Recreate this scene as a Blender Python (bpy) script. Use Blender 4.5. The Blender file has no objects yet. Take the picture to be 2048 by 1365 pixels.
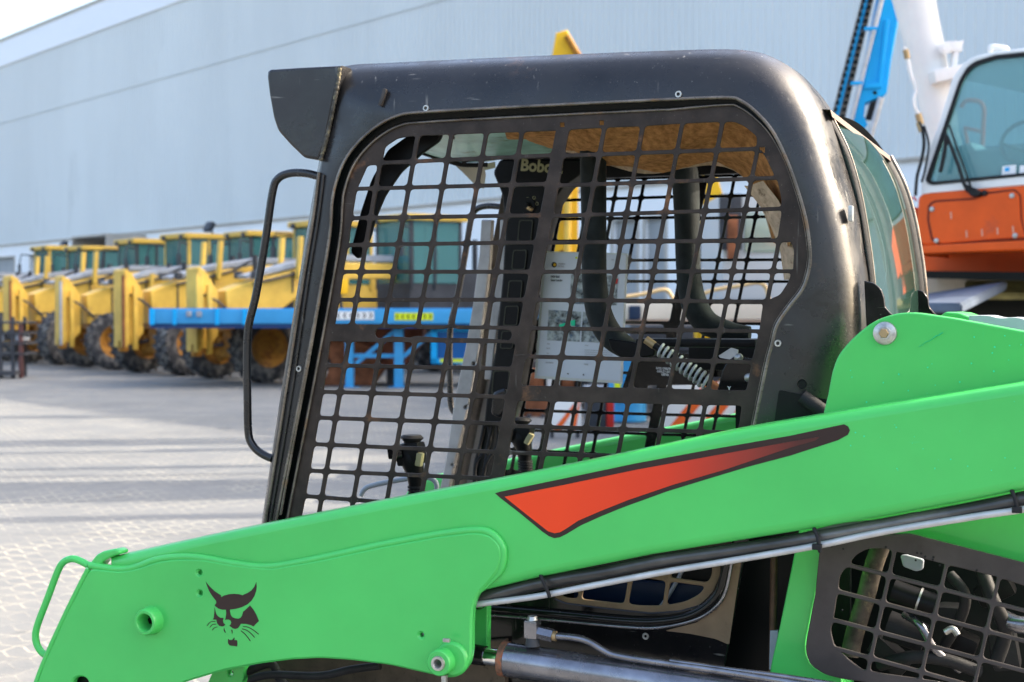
import bpy, bmesh, math, random
from mathutils import Vector, Matrix
from mathutils.geometry import delaunay_2d_cdt
random.seed(7)
R = math.radians
# ---------------------------------------------------------------- camera, sky, sun, exposure
scn = bpy.context.scene
COL = scn.collection
F = 50/36*2048; CAMZ = 1.6; PITCH = math.atan((682.5-617)/F)
cam = bpy.data.cameras.new('camera'); camo = bpy.data.objects.new('camera', cam); COL.objects.link(camo)
camo.location = (0, 0, CAMZ); camo.rotation_euler = (math.pi/2-PITCH, 0, 0)
cam.lens = 50; cam.sensor_width = 36; cam.clip_end = 2000; cam.clip_start = .05
cam.dof.use_dof = True; cam.dof.focus_distance = 2.72; cam.dof.aperture_fstop = 6.3
scn.camera = camo
SUN_EL, SUN_AZ = R(33), R(8)           # azimuth measured from +X towards +Y
w = bpy.data.worlds.new('World'); scn.world = w; w.use_nodes = True
nt = w.node_tree; bg = nt.nodes['Background']
sky = nt.nodes.new('ShaderNodeTexSky'); sky.sky_type = 'NISHITA'; sky.sun_disc = False
sky.sun_elevation = SUN_EL; sky.sun_rotation = math.pi/2-SUN_AZ; sky.air_density = 1.0; sky.dust_density = 6.5; sky.ozone_density = 1.0
nt.links.new(sky.outputs[0], bg.inputs[0]); bg.inputs[1].default_value = .15
sl = bpy.data.lights.new('sun', 'SUN'); sl.energy = 2.0; sl.angle = R(.5); sl.color = (1, .89, .74)
so = bpy.data.objects.new('sun', sl); COL.objects.link(so)
sd = Vector((math.cos(SUN_EL)*math.cos(SUN_AZ), math.cos(SUN_EL)*math.sin(SUN_AZ), math.sin(SUN_EL)))
so.rotation_euler = sd.to_track_quat('Z', 'Y').to_euler()
scn.view_settings.view_transform = 'Standard'; scn.view_settings.look = 'None'
scn.view_settings.exposure = 2.35; scn.view_settings.gamma = 1
scn.render.engine = 'CYCLES'
scn.render.resolution_x = 1024; scn.render.resolution_y = 682

# ---------------------------------------------------------------- rays and frames
def ray(px, py):
    x = (px-1024)/F; y = -(py-682.5)/F; c, s = math.cos(PITCH), math.sin(PITCH)
    return Vector((x, c+y*s, -s+y*c))
def at(px, py, Y):                       # world point on the ray at depth Y
    d = ray(px, py); return Vector((0, 0, CAMZ))+d*(Y/d.y)
class Frame:                             # a standing plane; local x along it (to the right), y away from the camera, z up
    def __init__(s, origin, yaw):
        s.o = Vector(origin); s.yaw = yaw; c, sn = math.cos(yaw), math.sin(yaw)
        s.ex = Vector((c, -sn, 0)); s.ey = Vector((sn, c, 0))
        s.mat = Matrix.Translation(s.o) @ Matrix.Rotation(-yaw, 4, 'Z')
    def L(s, px, py, w=0.):
        d = ray(px, py); C = Vector((0, 0, CAMZ))
        t = (w-(C-s.o).dot(s.ey))/d.dot(s.ey); q = C+d*t-s.o
        return Vector((q.dot(s.ex), w, q.z))
LF = Frame((0, 2.82, 0), R(22)); WC = 1.12

# ---------------------------------------------------------------- materials
def sock(nt, v, inp):
    if hasattr(v, 'is_output'): nt.links.new(v, inp)
    else: inp.default_value = v
def mat(name, col, rough=.5, metal=0., spec=.5, var=.0, vscale=6., dirt=None, damt=.0, dscale=3., bump=.0, bscale=60., coat=0., stretch=(1, 1, 1), rvar=0., speck=0., scol=(.30, .29, .26)):
    m = bpy.data.materials.new(name); m.use_nodes = True; t = m.node_tree; N = t.nodes; Lk = t.links
    p = N['Principled BSDF']; p.inputs['Roughness'].default_value = rough; p.inputs['Metallic'].default_value = metal
    p.inputs['Specular IOR Level'].default_value = spec*(.5 if metal < .5 else 1); p.inputs['Coat Weight'].default_value = coat; p.inputs['Coat Roughness'].default_value = .08
    c4 = (*col, 1); out = None
    tc = N.new('ShaderNodeTexCoord'); mp = N.new('ShaderNodeMapping'); mp.inputs['Scale'].default_value = stretch
    Lk.new(tc.outputs['Object'], mp.inputs[0])
    def noise(sc, det=6, ro=.6):
        n = N.new('ShaderNodeTexNoise'); n.inputs['Scale'].default_value = sc; n.inputs['Detail'].default_value = det; n.inputs['Roughness'].default_value = ro
        Lk.new(mp.outputs[0], n.inputs['Vector']); return n.outputs['Fac']
    def ramp(f, a, b):
        r = N.new('ShaderNodeMapRange'); r.inputs[1].default_value = a; r.inputs[2].default_value = b; Lk.new(f, r.inputs[0]); return r.outputs[0]
    if var:
        mx = N.new('ShaderNodeMix'); mx.data_type = 'RGBA'
        mx.inputs[6].default_value = tuple(x*(1-var) for x in col)+(1,); mx.inputs[7].default_value = tuple(min(1, x*(1+var)) for x in col)+(1,)
        Lk.new(ramp(noise(vscale), .35, .65), mx.inputs[0]); out = mx.outputs[2]
    if dirt:
        mx = N.new('ShaderNodeMix'); mx.data_type = 'RGBA'; sock(t, out if out else c4, mx.inputs[6]); mx.inputs[7].default_value = (*dirt, 1)
        a = .68-damt*.38
        Lk.new(ramp(noise(dscale, 9, .68), a, a+.16), mx.inputs[0]); out = mx.outputs[2]
    if speck:                              # tiny chips and long faint scratches
        for sc, thr, st_, ro_ in ((260, .78, (1, 1, 1), 0), (70, .77, (1, 1, .10), .35), (80, .79, (.14, 1, 1), .5)):
            m2 = N.new('ShaderNodeMapping'); m2.inputs['Rotation'].default_value = (0, ro_, 0); m2.inputs['Scale'].default_value = st_; Lk.new(tc.outputs['Object'], m2.inputs[0])
            n = N.new('ShaderNodeTexNoise'); n.inputs['Scale'].default_value = sc; n.inputs['Detail'].default_value = 2; n.inputs['Roughness'].default_value = .5; Lk.new(m2.outputs[0], n.inputs['Vector'])
            g = N.new('ShaderNodeMath'); g.operation = 'MULTIPLY'; g.inputs[1].default_value = speck; Lk.new(ramp(n.outputs['Fac'], thr-.04-.06*speck, thr+.05), g.inputs[0])
            mx = N.new('ShaderNodeMix'); mx.data_type = 'RGBA'; Lk.new(g.outputs[0], mx.inputs[0]); sock(t, out if out else c4, mx.inputs[6]); mx.inputs[7].default_value = (*scol, 1); out = mx.outputs[2]
    sock(t, out if out else c4, p.inputs['Base Color'])
    if rvar:
        r = N.new('ShaderNodeMapRange'); r.inputs[1].default_value = .3; r.inputs[2].default_value = .7; r.inputs[3].default_value = max(.03, rough-rvar); r.inputs[4].default_value = rough+rvar
        Lk.new(noise(vscale*1.7, 8, .7), r.inputs[0]); Lk.new(r.outputs[0], p.inputs['Roughness'])
    if bump:
        b = N.new('ShaderNodeBump'); b.inputs['Strength'].default_value = bump; b.inputs['Distance'].default_value = .002
        Lk.new(noise(bscale, 3), b.inputs['Height']); Lk.new(b.outputs[0], p.inputs['Normal'])
    return m
def glass(name, tint, fac=.5, rough=.02, body=(.1, .2, .2)):
    m = bpy.data.materials.new(name); m.use_nodes = True; t = m.node_tree; N = t.nodes; N.clear()
    o = N.new('ShaderNodeOutputMaterial'); tr = N.new('ShaderNodeBsdfTransparent'); tr.inputs[0].default_value = (*tint, 1)
    p = N.new('ShaderNodeBsdfPrincipled'); p.inputs['Base Color'].default_value = (*body, 1); p.inputs['Roughness'].default_value = rough; p.inputs['Specular IOR Level'].default_value = 1
    m1 = N.new('ShaderNodeMixShader'); m1.inputs[0].default_value = fac
    t.links.new(tr.outputs[0], m1.inputs[1]); t.links.new(p.outputs[0], m1.inputs[2]); t.links.new(m1.outputs[0], o.inputs[0])
    return m
M = {}
M['green'] = mat('green_paint', (.06, .46, .095), .35, 0, .5, .09, 2.0, (.045, .33, .075), .10, 1.6, .05, 35, coat=.3, rvar=.1, speck=.2, scol=(.02, .6, .3))
M['green_top'] = M['green']
def specked_black():
    m = mat('worn_black_paint', (.014, .0135, .014), .30, 0, .9, .35, 5, (.09, .05, .028), .18, 4, .15, 70, coat=.0, rvar=.2, speck=.6)
    return m
M['black'] = specked_black()
M['black_rust'] = mat('rusty_black_steel', (.036, .031, .028), .38, 0, .55, .3, 14, (.20, .10, .045), .36, 11, .15, 120, rvar=.12)
M['mesh'] = mat('screen_steel', (.030, .022, .018), .42, .1, .4, .35, 20, (.16, .075, .035), .24, 14, .12, 150, rvar=.14, speck=.4)
M['lip'] = mat('polished_lip', (.14, .12, .10), .28, .4, .6, .4, 14, (.20, .11, .05), .34, 18, rvar=.1)
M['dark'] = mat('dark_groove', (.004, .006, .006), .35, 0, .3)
M['rubber'] = mat('black_rubber', (.018, .018, .019), .6, 0, .3, .2, 30, bump=.3, bscale=200)
M['pad'] = mat('seat_bar_foam', (.014, .018, .018), .7, 0, .35, .35, 25, bump=.35, bscale=160)
M['plastic'] = mat('black_plastic', (.006, .006, .0065), .4, 0, .25, .2, 30)
M['gloss_black'] = mat('gloss_black_panel', (.006, .006, .0065), .14, 0, .6, .2, 10, (.06, .045, .035), .14, 22, rvar=.06, speck=.4)
M['steel'] = mat('cylinder_steel', (.20, .20, .22), .24, .85, .5, .25, 20, (.25, .08, .04), .1, 12, rvar=.08)
M['chrome'] = mat('chrome_rod', (.75, .75, .76), .1, 1)
M['zinc'] = mat('zinc_fitting', (.42, .42, .40), .38, .8, .5, .3, 60, (.22, .12, .07), .3, 60)
M['white_metal'] = mat('grey_pipe', (.46, .46, .46), .35, .3, .5, .12, 20)
M['spring'] = mat('spring_coating', (.38, .39, .39), .5, .1, .5, .2, 70, (.35, .16, .05), .14, 40)
M['brass'] = mat('aged_brass', (.35, .25, .13), .45, .7)
M['hose'] = mat('hose_rubber', (.075, .073, .070), .28, .35, .8, .5, 5, (.17, .16, .14), .42, 5, stretch=(1, 3, 3))
M['decal_dark'] = mat('decal_dark_brown', (.030, .017, .015), .35, 0, .5)
M['white'] = mat('white_print', (.75, .75, .75), .5)
M['print'] = mat('black_print', (.01, .01, .01), .5)
M['grey_print'] = mat('grey_print', (.35, .36, .38), .5)
M['foam'] = mat('headliner_foam', (.36, .18, .07), .95, 0, .1, .35, 60, (.14, .065, .025), .25, 90, .6, 90)
M['foam_edge'] = mat('foam_edge', (.50, .38, .27), .95, 0, .1, .25, 40, (.12, .08, .05), .3, 50, .6, 120)  # paler than the foam: sunlight on the belly edge is put into the colour
M['plate_print'] = mat('panel_print', (.33, .30, .16), .4)
M['paper'] = mat('laminated_paper', (.62, .66, .72), .25, 0, .5, .03, 6)
M['dkblue'] = mat('photo_blue', (.005, .018, .05), .4)
M['yellow'] = mat('yellow_machine_paint', (.62, .40, .07), .45, 0, .5, .18, 1.2, (.33, .18, .07), .26, 2.2)
M['yellow2'] = mat('golden_excavator_paint', (.72, .42, .015), .42, 0, .5, .1, 1.4, (.30, .12, .03), .1, 2.5)
M['tyre'] = mat('tyre_rubber', (.065, .065, .068), .85, 0, .2, .4, 5, (.22, .205, .18), .5, 5)
M['rim'] = mat('rusty_yellow_rim', (.36, .17, .03), .6, 0, .3, .2, 5, (.16, .06, .02), .5, 7)
M['bluep'] = mat('blue_trailer_paint', (.045, .29, .56), .45, 0, .5, .1, 1.5, (.02, .14, .30), .2, 3)
M['bluep2'] = mat('bright_blue_mast_paint', (.005, .36, .74), .4, 0, .5, .06, 2)
M['orange'] = mat('orange_cab_paint', (.66, .085, .006), .4, 0, .5, .12, 2.2, (.40, .07, .03), .22, 4)
M['whitep'] = mat('white_machine_paint', (.72, .72, .70), .4, 0, .5, .04, 3)
M['darkgrey'] = mat('dark_grey_paint', (.045, .048, .055), .5, 0, .4, .2, 3)
M['grey'] = mat('grey_steel_deck', (.30, .33, .37), .55, .1, .4, .15, 4, (.16, .14, .12), .2, 6)
M['beige'] = mat('beige_steel', (.48, .44, .38), .6, 0, .3, .1, 2, (.3, .22, .16), .2, 3)
M['rust'] = mat('rusty_scrap', (.20, .075, .035), .8, 0, .3, .4, 5)
M['teal_glass'] = glass('teal_cab_glass', (.42, .75, .72), .55, .03, (.10, .26, .25))
M['wind_glass'] = glass('windscreen_glass', (.55, .80, .84), .5, .03, (.16, .33, .36))
M['rear_glass'] = glass('rear_window_glass', (.35, .48, .42), .62, .04, (.03, .07, .055))
M['roof_glass'] = glass('roof_hatch_glass', (.45, .7, .6), .7, .15, (.16, .30, .24))
M['shutter'] = mat('grey_shutter', (.36, .37, .37), .6, .1, .4, .05, 2)
M['wallwhite'] = mat('white_render', (.90, .90, .88), .8, 0, .2, .03, .3)
M['clad'] = mat('grey_blue_cladding', (.68, .71, .69), .55, .0, .3, .05, .12, (.60, .63, .61), .25, .25, stretch=(1, 1, .25))
M['clad_white'] = mat('white_cladding', (.82, .84, .85), .5, 0, .4)
M['red'] = mat('red_paint', (.55, .03, .02), .45)
M['orange_stripe'] = mat('orange_stripe', (.72, .12, .02), .5)
M['lime'] = mat('lime_sticker', (.62, .72, .02), .5)
M['amber'] = mat('amber_lens', (.8, .25, .02), .3)
M['seat'] = mat('dark_seat_vinyl', (.02, .022, .025), .6)
M['mud'] = mat('muddy_side_plate', (.085, .065, .048), .5, 0, .4, .2, 20, (.012, .01, .009), .3, 60)  # black gloss plate; the ground's brown reflection is put into its colour

# ---------------------------------------------------------------- object helpers
def tag(o, label=None, cat=None, group=None, kind=None):
    if label: o['label'] = label
    if cat: o['category'] = cat
    if group: o['group'] = group
    if kind: o['kind'] = kind
    return o
def link(name, me, m, parent=None, mw=None, smooth=35):
    me.name = name
    if m is not None:
        me.materials.clear()
        for k in (m if isinstance(m, (list, tuple)) else [m]): me.materials.append(k)
    if smooth is not None:
        for p in me.polygons: p.use_smooth = True
        if smooth < 180: me.set_sharp_from_angle(angle=R(smooth))
    o = bpy.data.objects.new(name, me); COL.objects.link(o)
    if parent is not None: o.parent = parent
    if mw is not None: o.matrix_world = mw
    return o
def root(name, mw, label, cat, group=None):
    o = bpy.data.objects.new(name, None); COL.objects.link(o); o.matrix_world = mw; o.empty_display_size = .2
    return tag(o, label, cat, group)
def cr(pts, n=6, closed=False):          # catmull-rom through 2D/3D points
    P = [Vector(p) for p in pts]; out = []; L = len(P)
    for i in range(L if closed else L-1):
        g = (lambda k: P[k % L]) if closed else (lambda k: P[max(0, min(L-1, k))])
        a, b, c, d = g(i-1), g(i), g(i+1), g(i+2)
        for k in range(n):
            t = k/n; out.append(.5*((2*b)+(c-a)*t+(2*a-5*b+4*c-d)*t*t+(3*b-a-3*c+d)*t**3))
    if not closed: out.append(P[-1])
    return out
def rnd(pts, r, n=4):                    # round the corners of a closed polygon; r number or list
    P = [Vector(p) for p in pts]; L = len(P); out = []
    for i in range(L):
        a, b, c = P[i-1], P[i], P[(i+1) % L]; rr = r[i] if isinstance(r, (list, tuple)) else r
        u = a-b; v = c-b; lu, lv = u.length, v.length
        if rr <= 0 or lu < 1e-6 or lv < 1e-6: out.append(b); continue
        d = min(rr, lu*.48, lv*.48); p0 = b+u*(d/lu); p2 = b+v*(d/lv)
        for k in range(n+1):
            t = k/n; out.append(p0*(1-t)**2+b*(2*t*(1-t))+p2*t*t)
    return out
def resample(P, n):
    P = [Vector(p) for p in P]; d = [0]
    for a, b in zip(P, P[1:]): d.append(d[-1]+(b-a).length)
    out = []; j = 0
    for k in range(n):
        s = d[-1]*k/(n-1)
        while j < len(P)-2 and d[j+1] < s: j += 1
        t = (s-d[j])/max(1e-9, d[j+1]-d[j]); out.append(P[j].lerp(P[j+1], min(1, t)))
    return out
def extrude2d(loops, th, bev=0., bres=2):        # loops of (x,y); returns mesh in XY, thickness along Z centred
    cu = bpy.data.curves.new('tmp', 'CURVE'); cu.dimensions = '2D'; cu.fill_mode = 'BOTH'
    cu.extrude = max(th/2-bev, 0); cu.bevel_depth = bev; cu.bevel_resolution = bres; cu.offset = -bev
    for lp in loops:
        s = cu.splines.new('POLY'); s.points.add(len(lp)-1); s.use_cyclic_u = True
        for i, p in enumerate(lp): s.points[i].co = (p[0], p[1], 0, 1)
    o = bpy.data.objects.new('tmp', cu); COL.objects.link(o)
    dg = bpy.context.evaluated_depsgraph_get(); me = bpy.data.meshes.new_from_object(o.evaluated_get(dg))
    bpy.data.objects.remove(o); bpy.data.curves.remove(cu); return me
def inset(lp, d):                        # move a closed loop's vertices to its left by d (CCW: inwards)
    n = len(lp); o = []
    for i in range(n):
        a, b, c = Vector(lp[i-1]), Vector(lp[i]), Vector(lp[(i+1) % n]); u = (b-a).normalized(); v = (c-b).normalized()
        m = Vector((-u.y-v.y, u.x+v.x)); m = m.normalized() if m.length > 1e-6 else Vector((-u.y, u.x)); o.append(tuple(b+m*d))
    return o
def sarea(p): return sum(p[i-1][0]*p[i][1]-p[i][0]*p[i-1][1] for i in range(len(p)))/2
def fill_plate(loops, th, bev):          # flat plate with many holes, chamfered edges, in XY, thickness along Z
    loops = [list(l) for l in loops]
    for i, l in enumerate(loops):
        if (sarea(l) < 0) == (i == 0): loops[i] = l[::-1]          # outline CCW, holes CW: material lies on the left
    tops = [inset(l, bev) for l in loops]; V = []; E_ = []
    for l in tops:
        b = len(V); V += [Vector(p) for p in l]; E_ += [(b+k, b+(k+1) % len(l)) for k in range(len(l))]
    vo, eo, fo, *_ = delaunay_2d_cdt(V, E_, [], 0, 1e-7)
    def inside(x, y):
        c = False
        for (i, j) in E_:
            a, b = V[i], V[j]
            if (a.y > y) != (b.y > y) and x < (b.x-a.x)*(y-a.y)/(b.y-a.y)+a.x: c = not c
        return c
    bm = bmesh.new(); zf = th/2; F1 = [bm.verts.new((p.x, p.y, zf)) for p in vo]; F2 = [bm.verts.new((p.x, p.y, -zf)) for p in vo]
    for f in fo:
        cx = sum(vo[k].x for k in f)/len(f); cy = sum(vo[k].y for k in f)/len(f)
        if inside(cx, cy): bm.faces.new([F1[k] for k in f]); bm.faces.new([F2[k] for k in f][::-1])
    for l, t in zip(loops, tops):
        rows = [[bm.verts.new((p[0], p[1], z)) for p in q] for q, z in ((t, zf), (l, zf-bev), (l, -zf+bev), (t, -zf))]; n = len(l)
        for a, b in zip(rows, rows[1:]):
            for k in range(n): bm.faces.new((a[k], b[k], b[(k+1) % n], a[(k+1) % n]))
    bmesh.ops.remove_doubles(bm, verts=bm.verts, dist=1e-6); loose = [v for v in bm.verts if not v.link_faces]; bmesh.ops.delete(bm, geom=loose, context='VERTS')
    return bm_out(bm)
def plate_mesh(fr, px, w, th, holes=(), bev=0., bres=2):
    lps = []
    for lp in [px]+list(holes):
        q = [fr.L(p[0], p[1], w) for p in lp]; lps.append([(v.x, v.z) for v in q])
    me = fill_plate(lps, th, max(bev, 1e-4)) if len(lps) > 1 else extrude2d(lps, th, bev, bres)
    for v in me.vertices: x, y, z = v.co; v.co = (x, w+th/2-z, y)
    me.update(); return me
def plate(fr, name, px, w, th, m, parent=None, holes=(), bev=0., bres=2, smooth=35):
    o = link(name, plate_mesh(fr, px, w, th, holes, bev, bres), m, smooth=smooth)
    if parent is not None: o.parent = parent
    else: o.matrix_world = fr.mat
    return o
def circ(cx, cy, r, n=20, ry=None): return [(cx+r*math.cos(2*math.pi*k/n), cy+(ry or r)*math.sin(2*math.pi*k/n)) for k in range(n)]
def grid_mesh(rows, close=False):
    n = len(rows[0]); me = bpy.data.meshes.new('g'); v = [tuple(p) for r in rows for p in r]; f = []
    for i in range(len(rows)-1 if not close else len(rows)):
        a = i*n; b = ((i+1) % len(rows))*n
        for j in range(n-1): f.append((a+j, a+j+1, b+j+1, b+j))
    me.from_pydata(v, [], f); me.update(); return me
def tube_bm(bm, pts, r, seg=10, caps=True, flat=1.):
    P = [Vector(p) for p in pts]; rings = []; up = None
    for i, p in enumerate(P):
        d = (P[min(i+1, len(P)-1)]-P[max(i-1, 0)]).normalized()
        if up is None:
            up = Vector((0, 0, 1)) if abs(d.z) < .9 else Vector((1, 0, 0))
        s = d.cross(up).normalized(); up = s.cross(d).normalized()
        rr = r[i] if isinstance(r, (list, tuple)) else r
        rings.append([bm.verts.new(p+(s*math.cos(2*math.pi*k/seg)+up*math.sin(2*math.pi*k/seg)*flat)*rr) for k in range(seg)])
    for a, b in zip(rings, rings[1:]):
        for k in range(seg): bm.faces.new((a[k], a[(k+1) % seg], b[(k+1) % seg], b[k]))
    if caps: bm.faces.new(rings[0][::-1]); bm.faces.new(rings[-1])
def bm_out(bm):
    bmesh.ops.recalc_face_normals(bm, faces=bm.faces); me = bpy.data.meshes.new('m'); bm.to_mesh(me); bm.free(); return me
def tube(name, pts, r, m, parent=None, seg=12, mw=None, flat=1., smooth=50):
    bm = bmesh.new(); tube_bm(bm, pts, r, seg, flat=flat); return link(name, bm_out(bm), m, parent, mw, smooth)
def ptube(fr, name, px, r, m, parent=None, n=6, seg=12, straight=False, flat=1.):   # px: (x, y, w)
    P = [fr.L(*p) for p in px]
    if not straight: P = cr(P, n)
    return tube(name, P, r, m, parent, seg, None if parent is not None else fr.mat, flat)
def box_bm(bm, c, s, bev=0., rot=None):
    g = bmesh.ops.create_cube(bm, size=1); vs = g['verts']
    for v in vs: v.co = Vector((v.co.x*s[0], v.co.y*s[1], v.co.z*s[2]))
    if bev:
        es = list({e for v in vs for e in v.link_edges}); r = bmesh.ops.bevel(bm, geom=es, offset=bev, segments=2, profile=.7, affect='EDGES')
        vs = list({v for f in r['faces'] for v in f.verts} | {v for v in vs if v.is_valid})
    if rot is not None: bmesh.ops.rotate(bm, verts=vs, matrix=rot, cent=(0, 0, 0))
    bmesh.ops.translate(bm, verts=vs, vec=c)
def boxo(name, c, s, m, parent=None, bev=0., rot=None, mw=None):
    bm = bmesh.new(); box_bm(bm, Vector(c), s, bev, rot); return link(name, bm_out(bm), m, parent, mw)
def boxes(name, lst, m, parent=None, bev=0., mw=None):
    bm = bmesh.new()
    for q in lst: box_bm(bm, Vector(q[0]), q[1], bev, q[2] if len(q) > 2 else None)
    return link(name, bm_out(bm), m, parent, mw)
def ring_mesh(prof, seg=32, axis='Y'):   # prof: (radius, height) list revolved round Y
    bm = bmesh.new(); rows = []
    for r, h in prof: rows.append([bm.verts.new((r*math.cos(2*math.pi*k/seg), h, r*math.sin(2*math.pi*k/seg))) for k in range(seg)])
    for a, b in zip(rows, rows[1:]):
        for k in range(seg): bm.faces.new((a[k], a[(k+1) % seg], b[(k+1) % seg], b[k]))
    return bm_out(bm)
def ring(name, c, prof, m, parent, seg=32):
    me = ring_mesh(prof, seg)
    for v in me.vertices: v.co += Vector(c)
    me.update(); return link(name, me, m, parent, smooth=40)
def prismY(name, poly, y0, y1, m, parent=None, bev=0., mw=None):    # poly in (x,z) extruded along y
    me = extrude2d([poly], abs(y1-y0), bev)
    for v in me.vertices: x, y, z = v.co; v.co = (x, (y0+y1)/2-z, y)
    me.update(); return link(name, me, m, parent, mw)
def join_meshes(lst):
    bm = bmesh.new()
    for me in lst: bm.from_mesh(me)
    for me in lst: bpy.data.meshes.remove(me)
    out = bpy.data.meshes.new('j'); bm.to_mesh(out); bm.free(); return out
def text_mesh(s, h, ext=.0004, bold=0., xs=1., shear=0.):
    cu = bpy.data.curves.new('t', 'FONT'); cu.body = s; cu.size = h; cu.extrude = ext; cu.offset = bold*h; cu.shear = shear; cu.align_x = 'LEFT'; cu.resolution_u = 3
    o = bpy.data.objects.new('t', cu); COL.objects.link(o); dg = bpy.context.evaluated_depsgraph_get()
    me = bpy.data.meshes.new_from_object(o.evaluated_get(dg)); bpy.data.objects.remove(o)
    for v in me.vertices: v.co.x *= xs
    return me
def text_on(fr, name, s, px, py, w, hpx, m, parent, rot=0., bold=0., xs=1., shear=0.):
    o0 = fr.L(px, py, w); h = (fr.L(px, py-hpx, w)-o0).length*1.4
    me = text_mesh(s, h, .0003, bold, xs, shear); c, sn = math.cos(rot), math.sin(rot)
    for v in me.vertices:
        x, y, z = v.co; v.co = (o0.x+x*c-y*sn, w-z, o0.z+x*sn+y*c)
    me.update(); return link(name, me, m, parent, None if parent is not None else fr.mat, smooth=None)
def mirror_copy(o, parent, W=WC, m=None, name=None):      # the same part on the other side of the machine
    me = o.data.copy()
    for v in me.vertices: v.co.y = W-v.co.y
    me.flip_normals(); me.update()
    c = bpy.data.objects.new(name or o.name.split('.')[0], me); COL.objects.link(c); c.parent = parent
    if m: me.materials.clear(); me.materials.append(m)
    return c
def clip_cell(sub, cell):                # Sutherland-Hodgman: subject polygon by convex cell (same orientation handled)
    def area(p): return sum(p[i-1][0]*p[i][1]-p[i][0]*p[i-1][1] for i in range(len(p)))
    if area(cell) < 0: cell = cell[::-1]
    out = list(sub)
    for i in range(len(cell)):
        a, b = cell[i-1], cell[i]; inp = out; out = []
        if not inp: break
        ins = lambda p: (b[0]-a[0])*(p[1]-a[1])-(b[1]-a[1])*(p[0]-a[0]) >= 0
        for j in range(len(inp)):
            p, q = inp[j-1], inp[j]
            if ins(p) != ins(q):
                d1 = (b[0]-a[0])*(p[1]-a[1])-(b[1]-a[1])*(p[0]-a[0]); d2 = (b[0]-a[0])*(q[1]-a[1])-(b[1]-a[1])*(q[0]-a[0])
                t = d1/(d1-d2); out.append((p[0]+(q[0]-p[0])*t, p[1]+(q[1]-p[1])*t))
            if ins(q): out.append(q)
    # remove near-duplicates and collinear crumbs
    o2 = []
    for p in out:
        if not o2 or (abs(p[0]-o2[-1][0])+abs(p[1]-o2[-1][1])) > 1.5: o2.append(p)
    if len(o2) > 2 and (abs(o2[0][0]-o2[-1][0])+abs(o2[0][1]-o2[-1][1])) <= 1.5: o2.pop()
    return o2
def parea(p): return abs(sum(p[i-1][0]*p[i][1]-p[i][0]*p[i-1][1] for i in range(len(p))))/2
def xint(l1, l2):                        # intersection of two 2-point lines
    (x1, y1), (x2, y2) = l1; (x3, y3), (x4, y4) = l2
    d = (x1-x2)*(y3-y4)-(y1-y2)*(x3-x4); a = x1*y2-y1*x2; b = x3*y4-y3*x4
    return ((a*(x3-x4)-(x1-x2)*b)/d, (a*(y3-y4)-(y1-y2)*b)/d)
def offl(l, d):                          # shift a line sideways by d pixels (left of its direction positive)
    (x1, y1), (x2, y2) = l; L = math.hypot(x2-x1, y2-y1); nx, ny = -(y2-y1)/L*d, (x2-x1)/L*d
    return ((x1+nx, y1+ny), (x2+nx, y2+ny))
def grid_holes(cols, rows, region, half=4., rad=7., minarea=160):
    """cols: near-vertical lines left to right, rows: near-horizontal lines top to bottom; each (line, halfwidth)"""
    res = []
    for (c0, h0), (c1, h1) in zip(cols, cols[1:]):
        for (r0, g0), (r1, g1) in zip(rows, rows[1:]):
            # cols drawn top->bottom, rows left->right
            L = offl(c0, -h0); Rr = offl(c1, h1); T = offl(r0, g0); B = offl(r1, -g1)
            cell = [xint(L, T), xint(Rr, T), xint(Rr, B), xint(L, B)]
            if cell[1][0]-cell[0][0] < 4: continue
            p = clip_cell(region, cell)
            if len(p) < 3 or parea(p) < minarea: continue
            res.append([tuple(q) for q in rnd(p, rad, 3)])
    return res

def each(name, lst, m, parent=None, bev=0.):
    return [boxo(name, q[0], q[1], m, parent, bev, q[2] if len(q) > 2 else None) for q in lst]
# ================================================================ THE SKID STEER LOADER
LD = root('skid_steer_loader', LF.mat, 'compact green loader with a worn black mesh-sided cab filling the foreground', 'skid steer loader')
def P3(px, py, w): return LF.L(px, py, w)
# ---- cab side frame (strips between matched outlines: x, y, w)
outA = [(512,1120,.05),(521,1060,.05),(566,760,.05),(609,490,.05),(634,345,.05),(655,235,.05),(672,160,.05),(690,133,.06),(800,125,.07),(1080,112,.07),(1300,103,.06),(1480,100,.07),(1560,122,.09),(1612,168,.10),(1652,225,.11),(1690,330,.12),(1715,420,.12),(1727,500,.12),(1736,560,.12),(1742,650,.12),(1738,740,.12),(1700,880,.12)]
outB = [(514,1120,.018),(523,1060,.018),(569,760,.018),(612,490,.018),(637,345,.018),(660,240,.018),(678,175,.02),(700,150,.026),(800,143,.028),(1080,131,.028),(1300,122,.028),(1475,119,.03),(1543,140,.033),(1592,185,.035),(1628,240,.04),(1662,340,.045),(1688,430,.045),(1702,500,.045),(1711,560,.045),(1716,650,.045),(1712,740,.045),(1680,880,.045)]
outC = [(518,1120,.0),(527,1060,.0),(573,760,.0),(616,490,.0),(642,345,.0),(668,250,.0),(688,196,.0),(716,180,.004),(800,178,.006),(1080,168,.006),(1300,160,.006),(1455,156,.006),(1512,168,.004),(1556,208,.0),(1592,260,.0),(1625,350,.0),(1652,440,.0),(1665,500,.0),(1673,560,.0),(1678,650,.0),(1672,740,.0),(1645,880,.0)]
lip = [(545,1090),(553,1035),(612,733),(656,490),(664,400),(680,340),(705,297),(745,258),(793,232),(850,224),(1050,213),(1250,203),(1443,195),(1484,203),(1520,232),(1548,267),(1573,318),(1592,369),(1610,430),(1619,485),(1620,528),(1607,575),(1577,616),(1554,651),(1544,690),(1533,733),(1511,840),(1503,880)]
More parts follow.
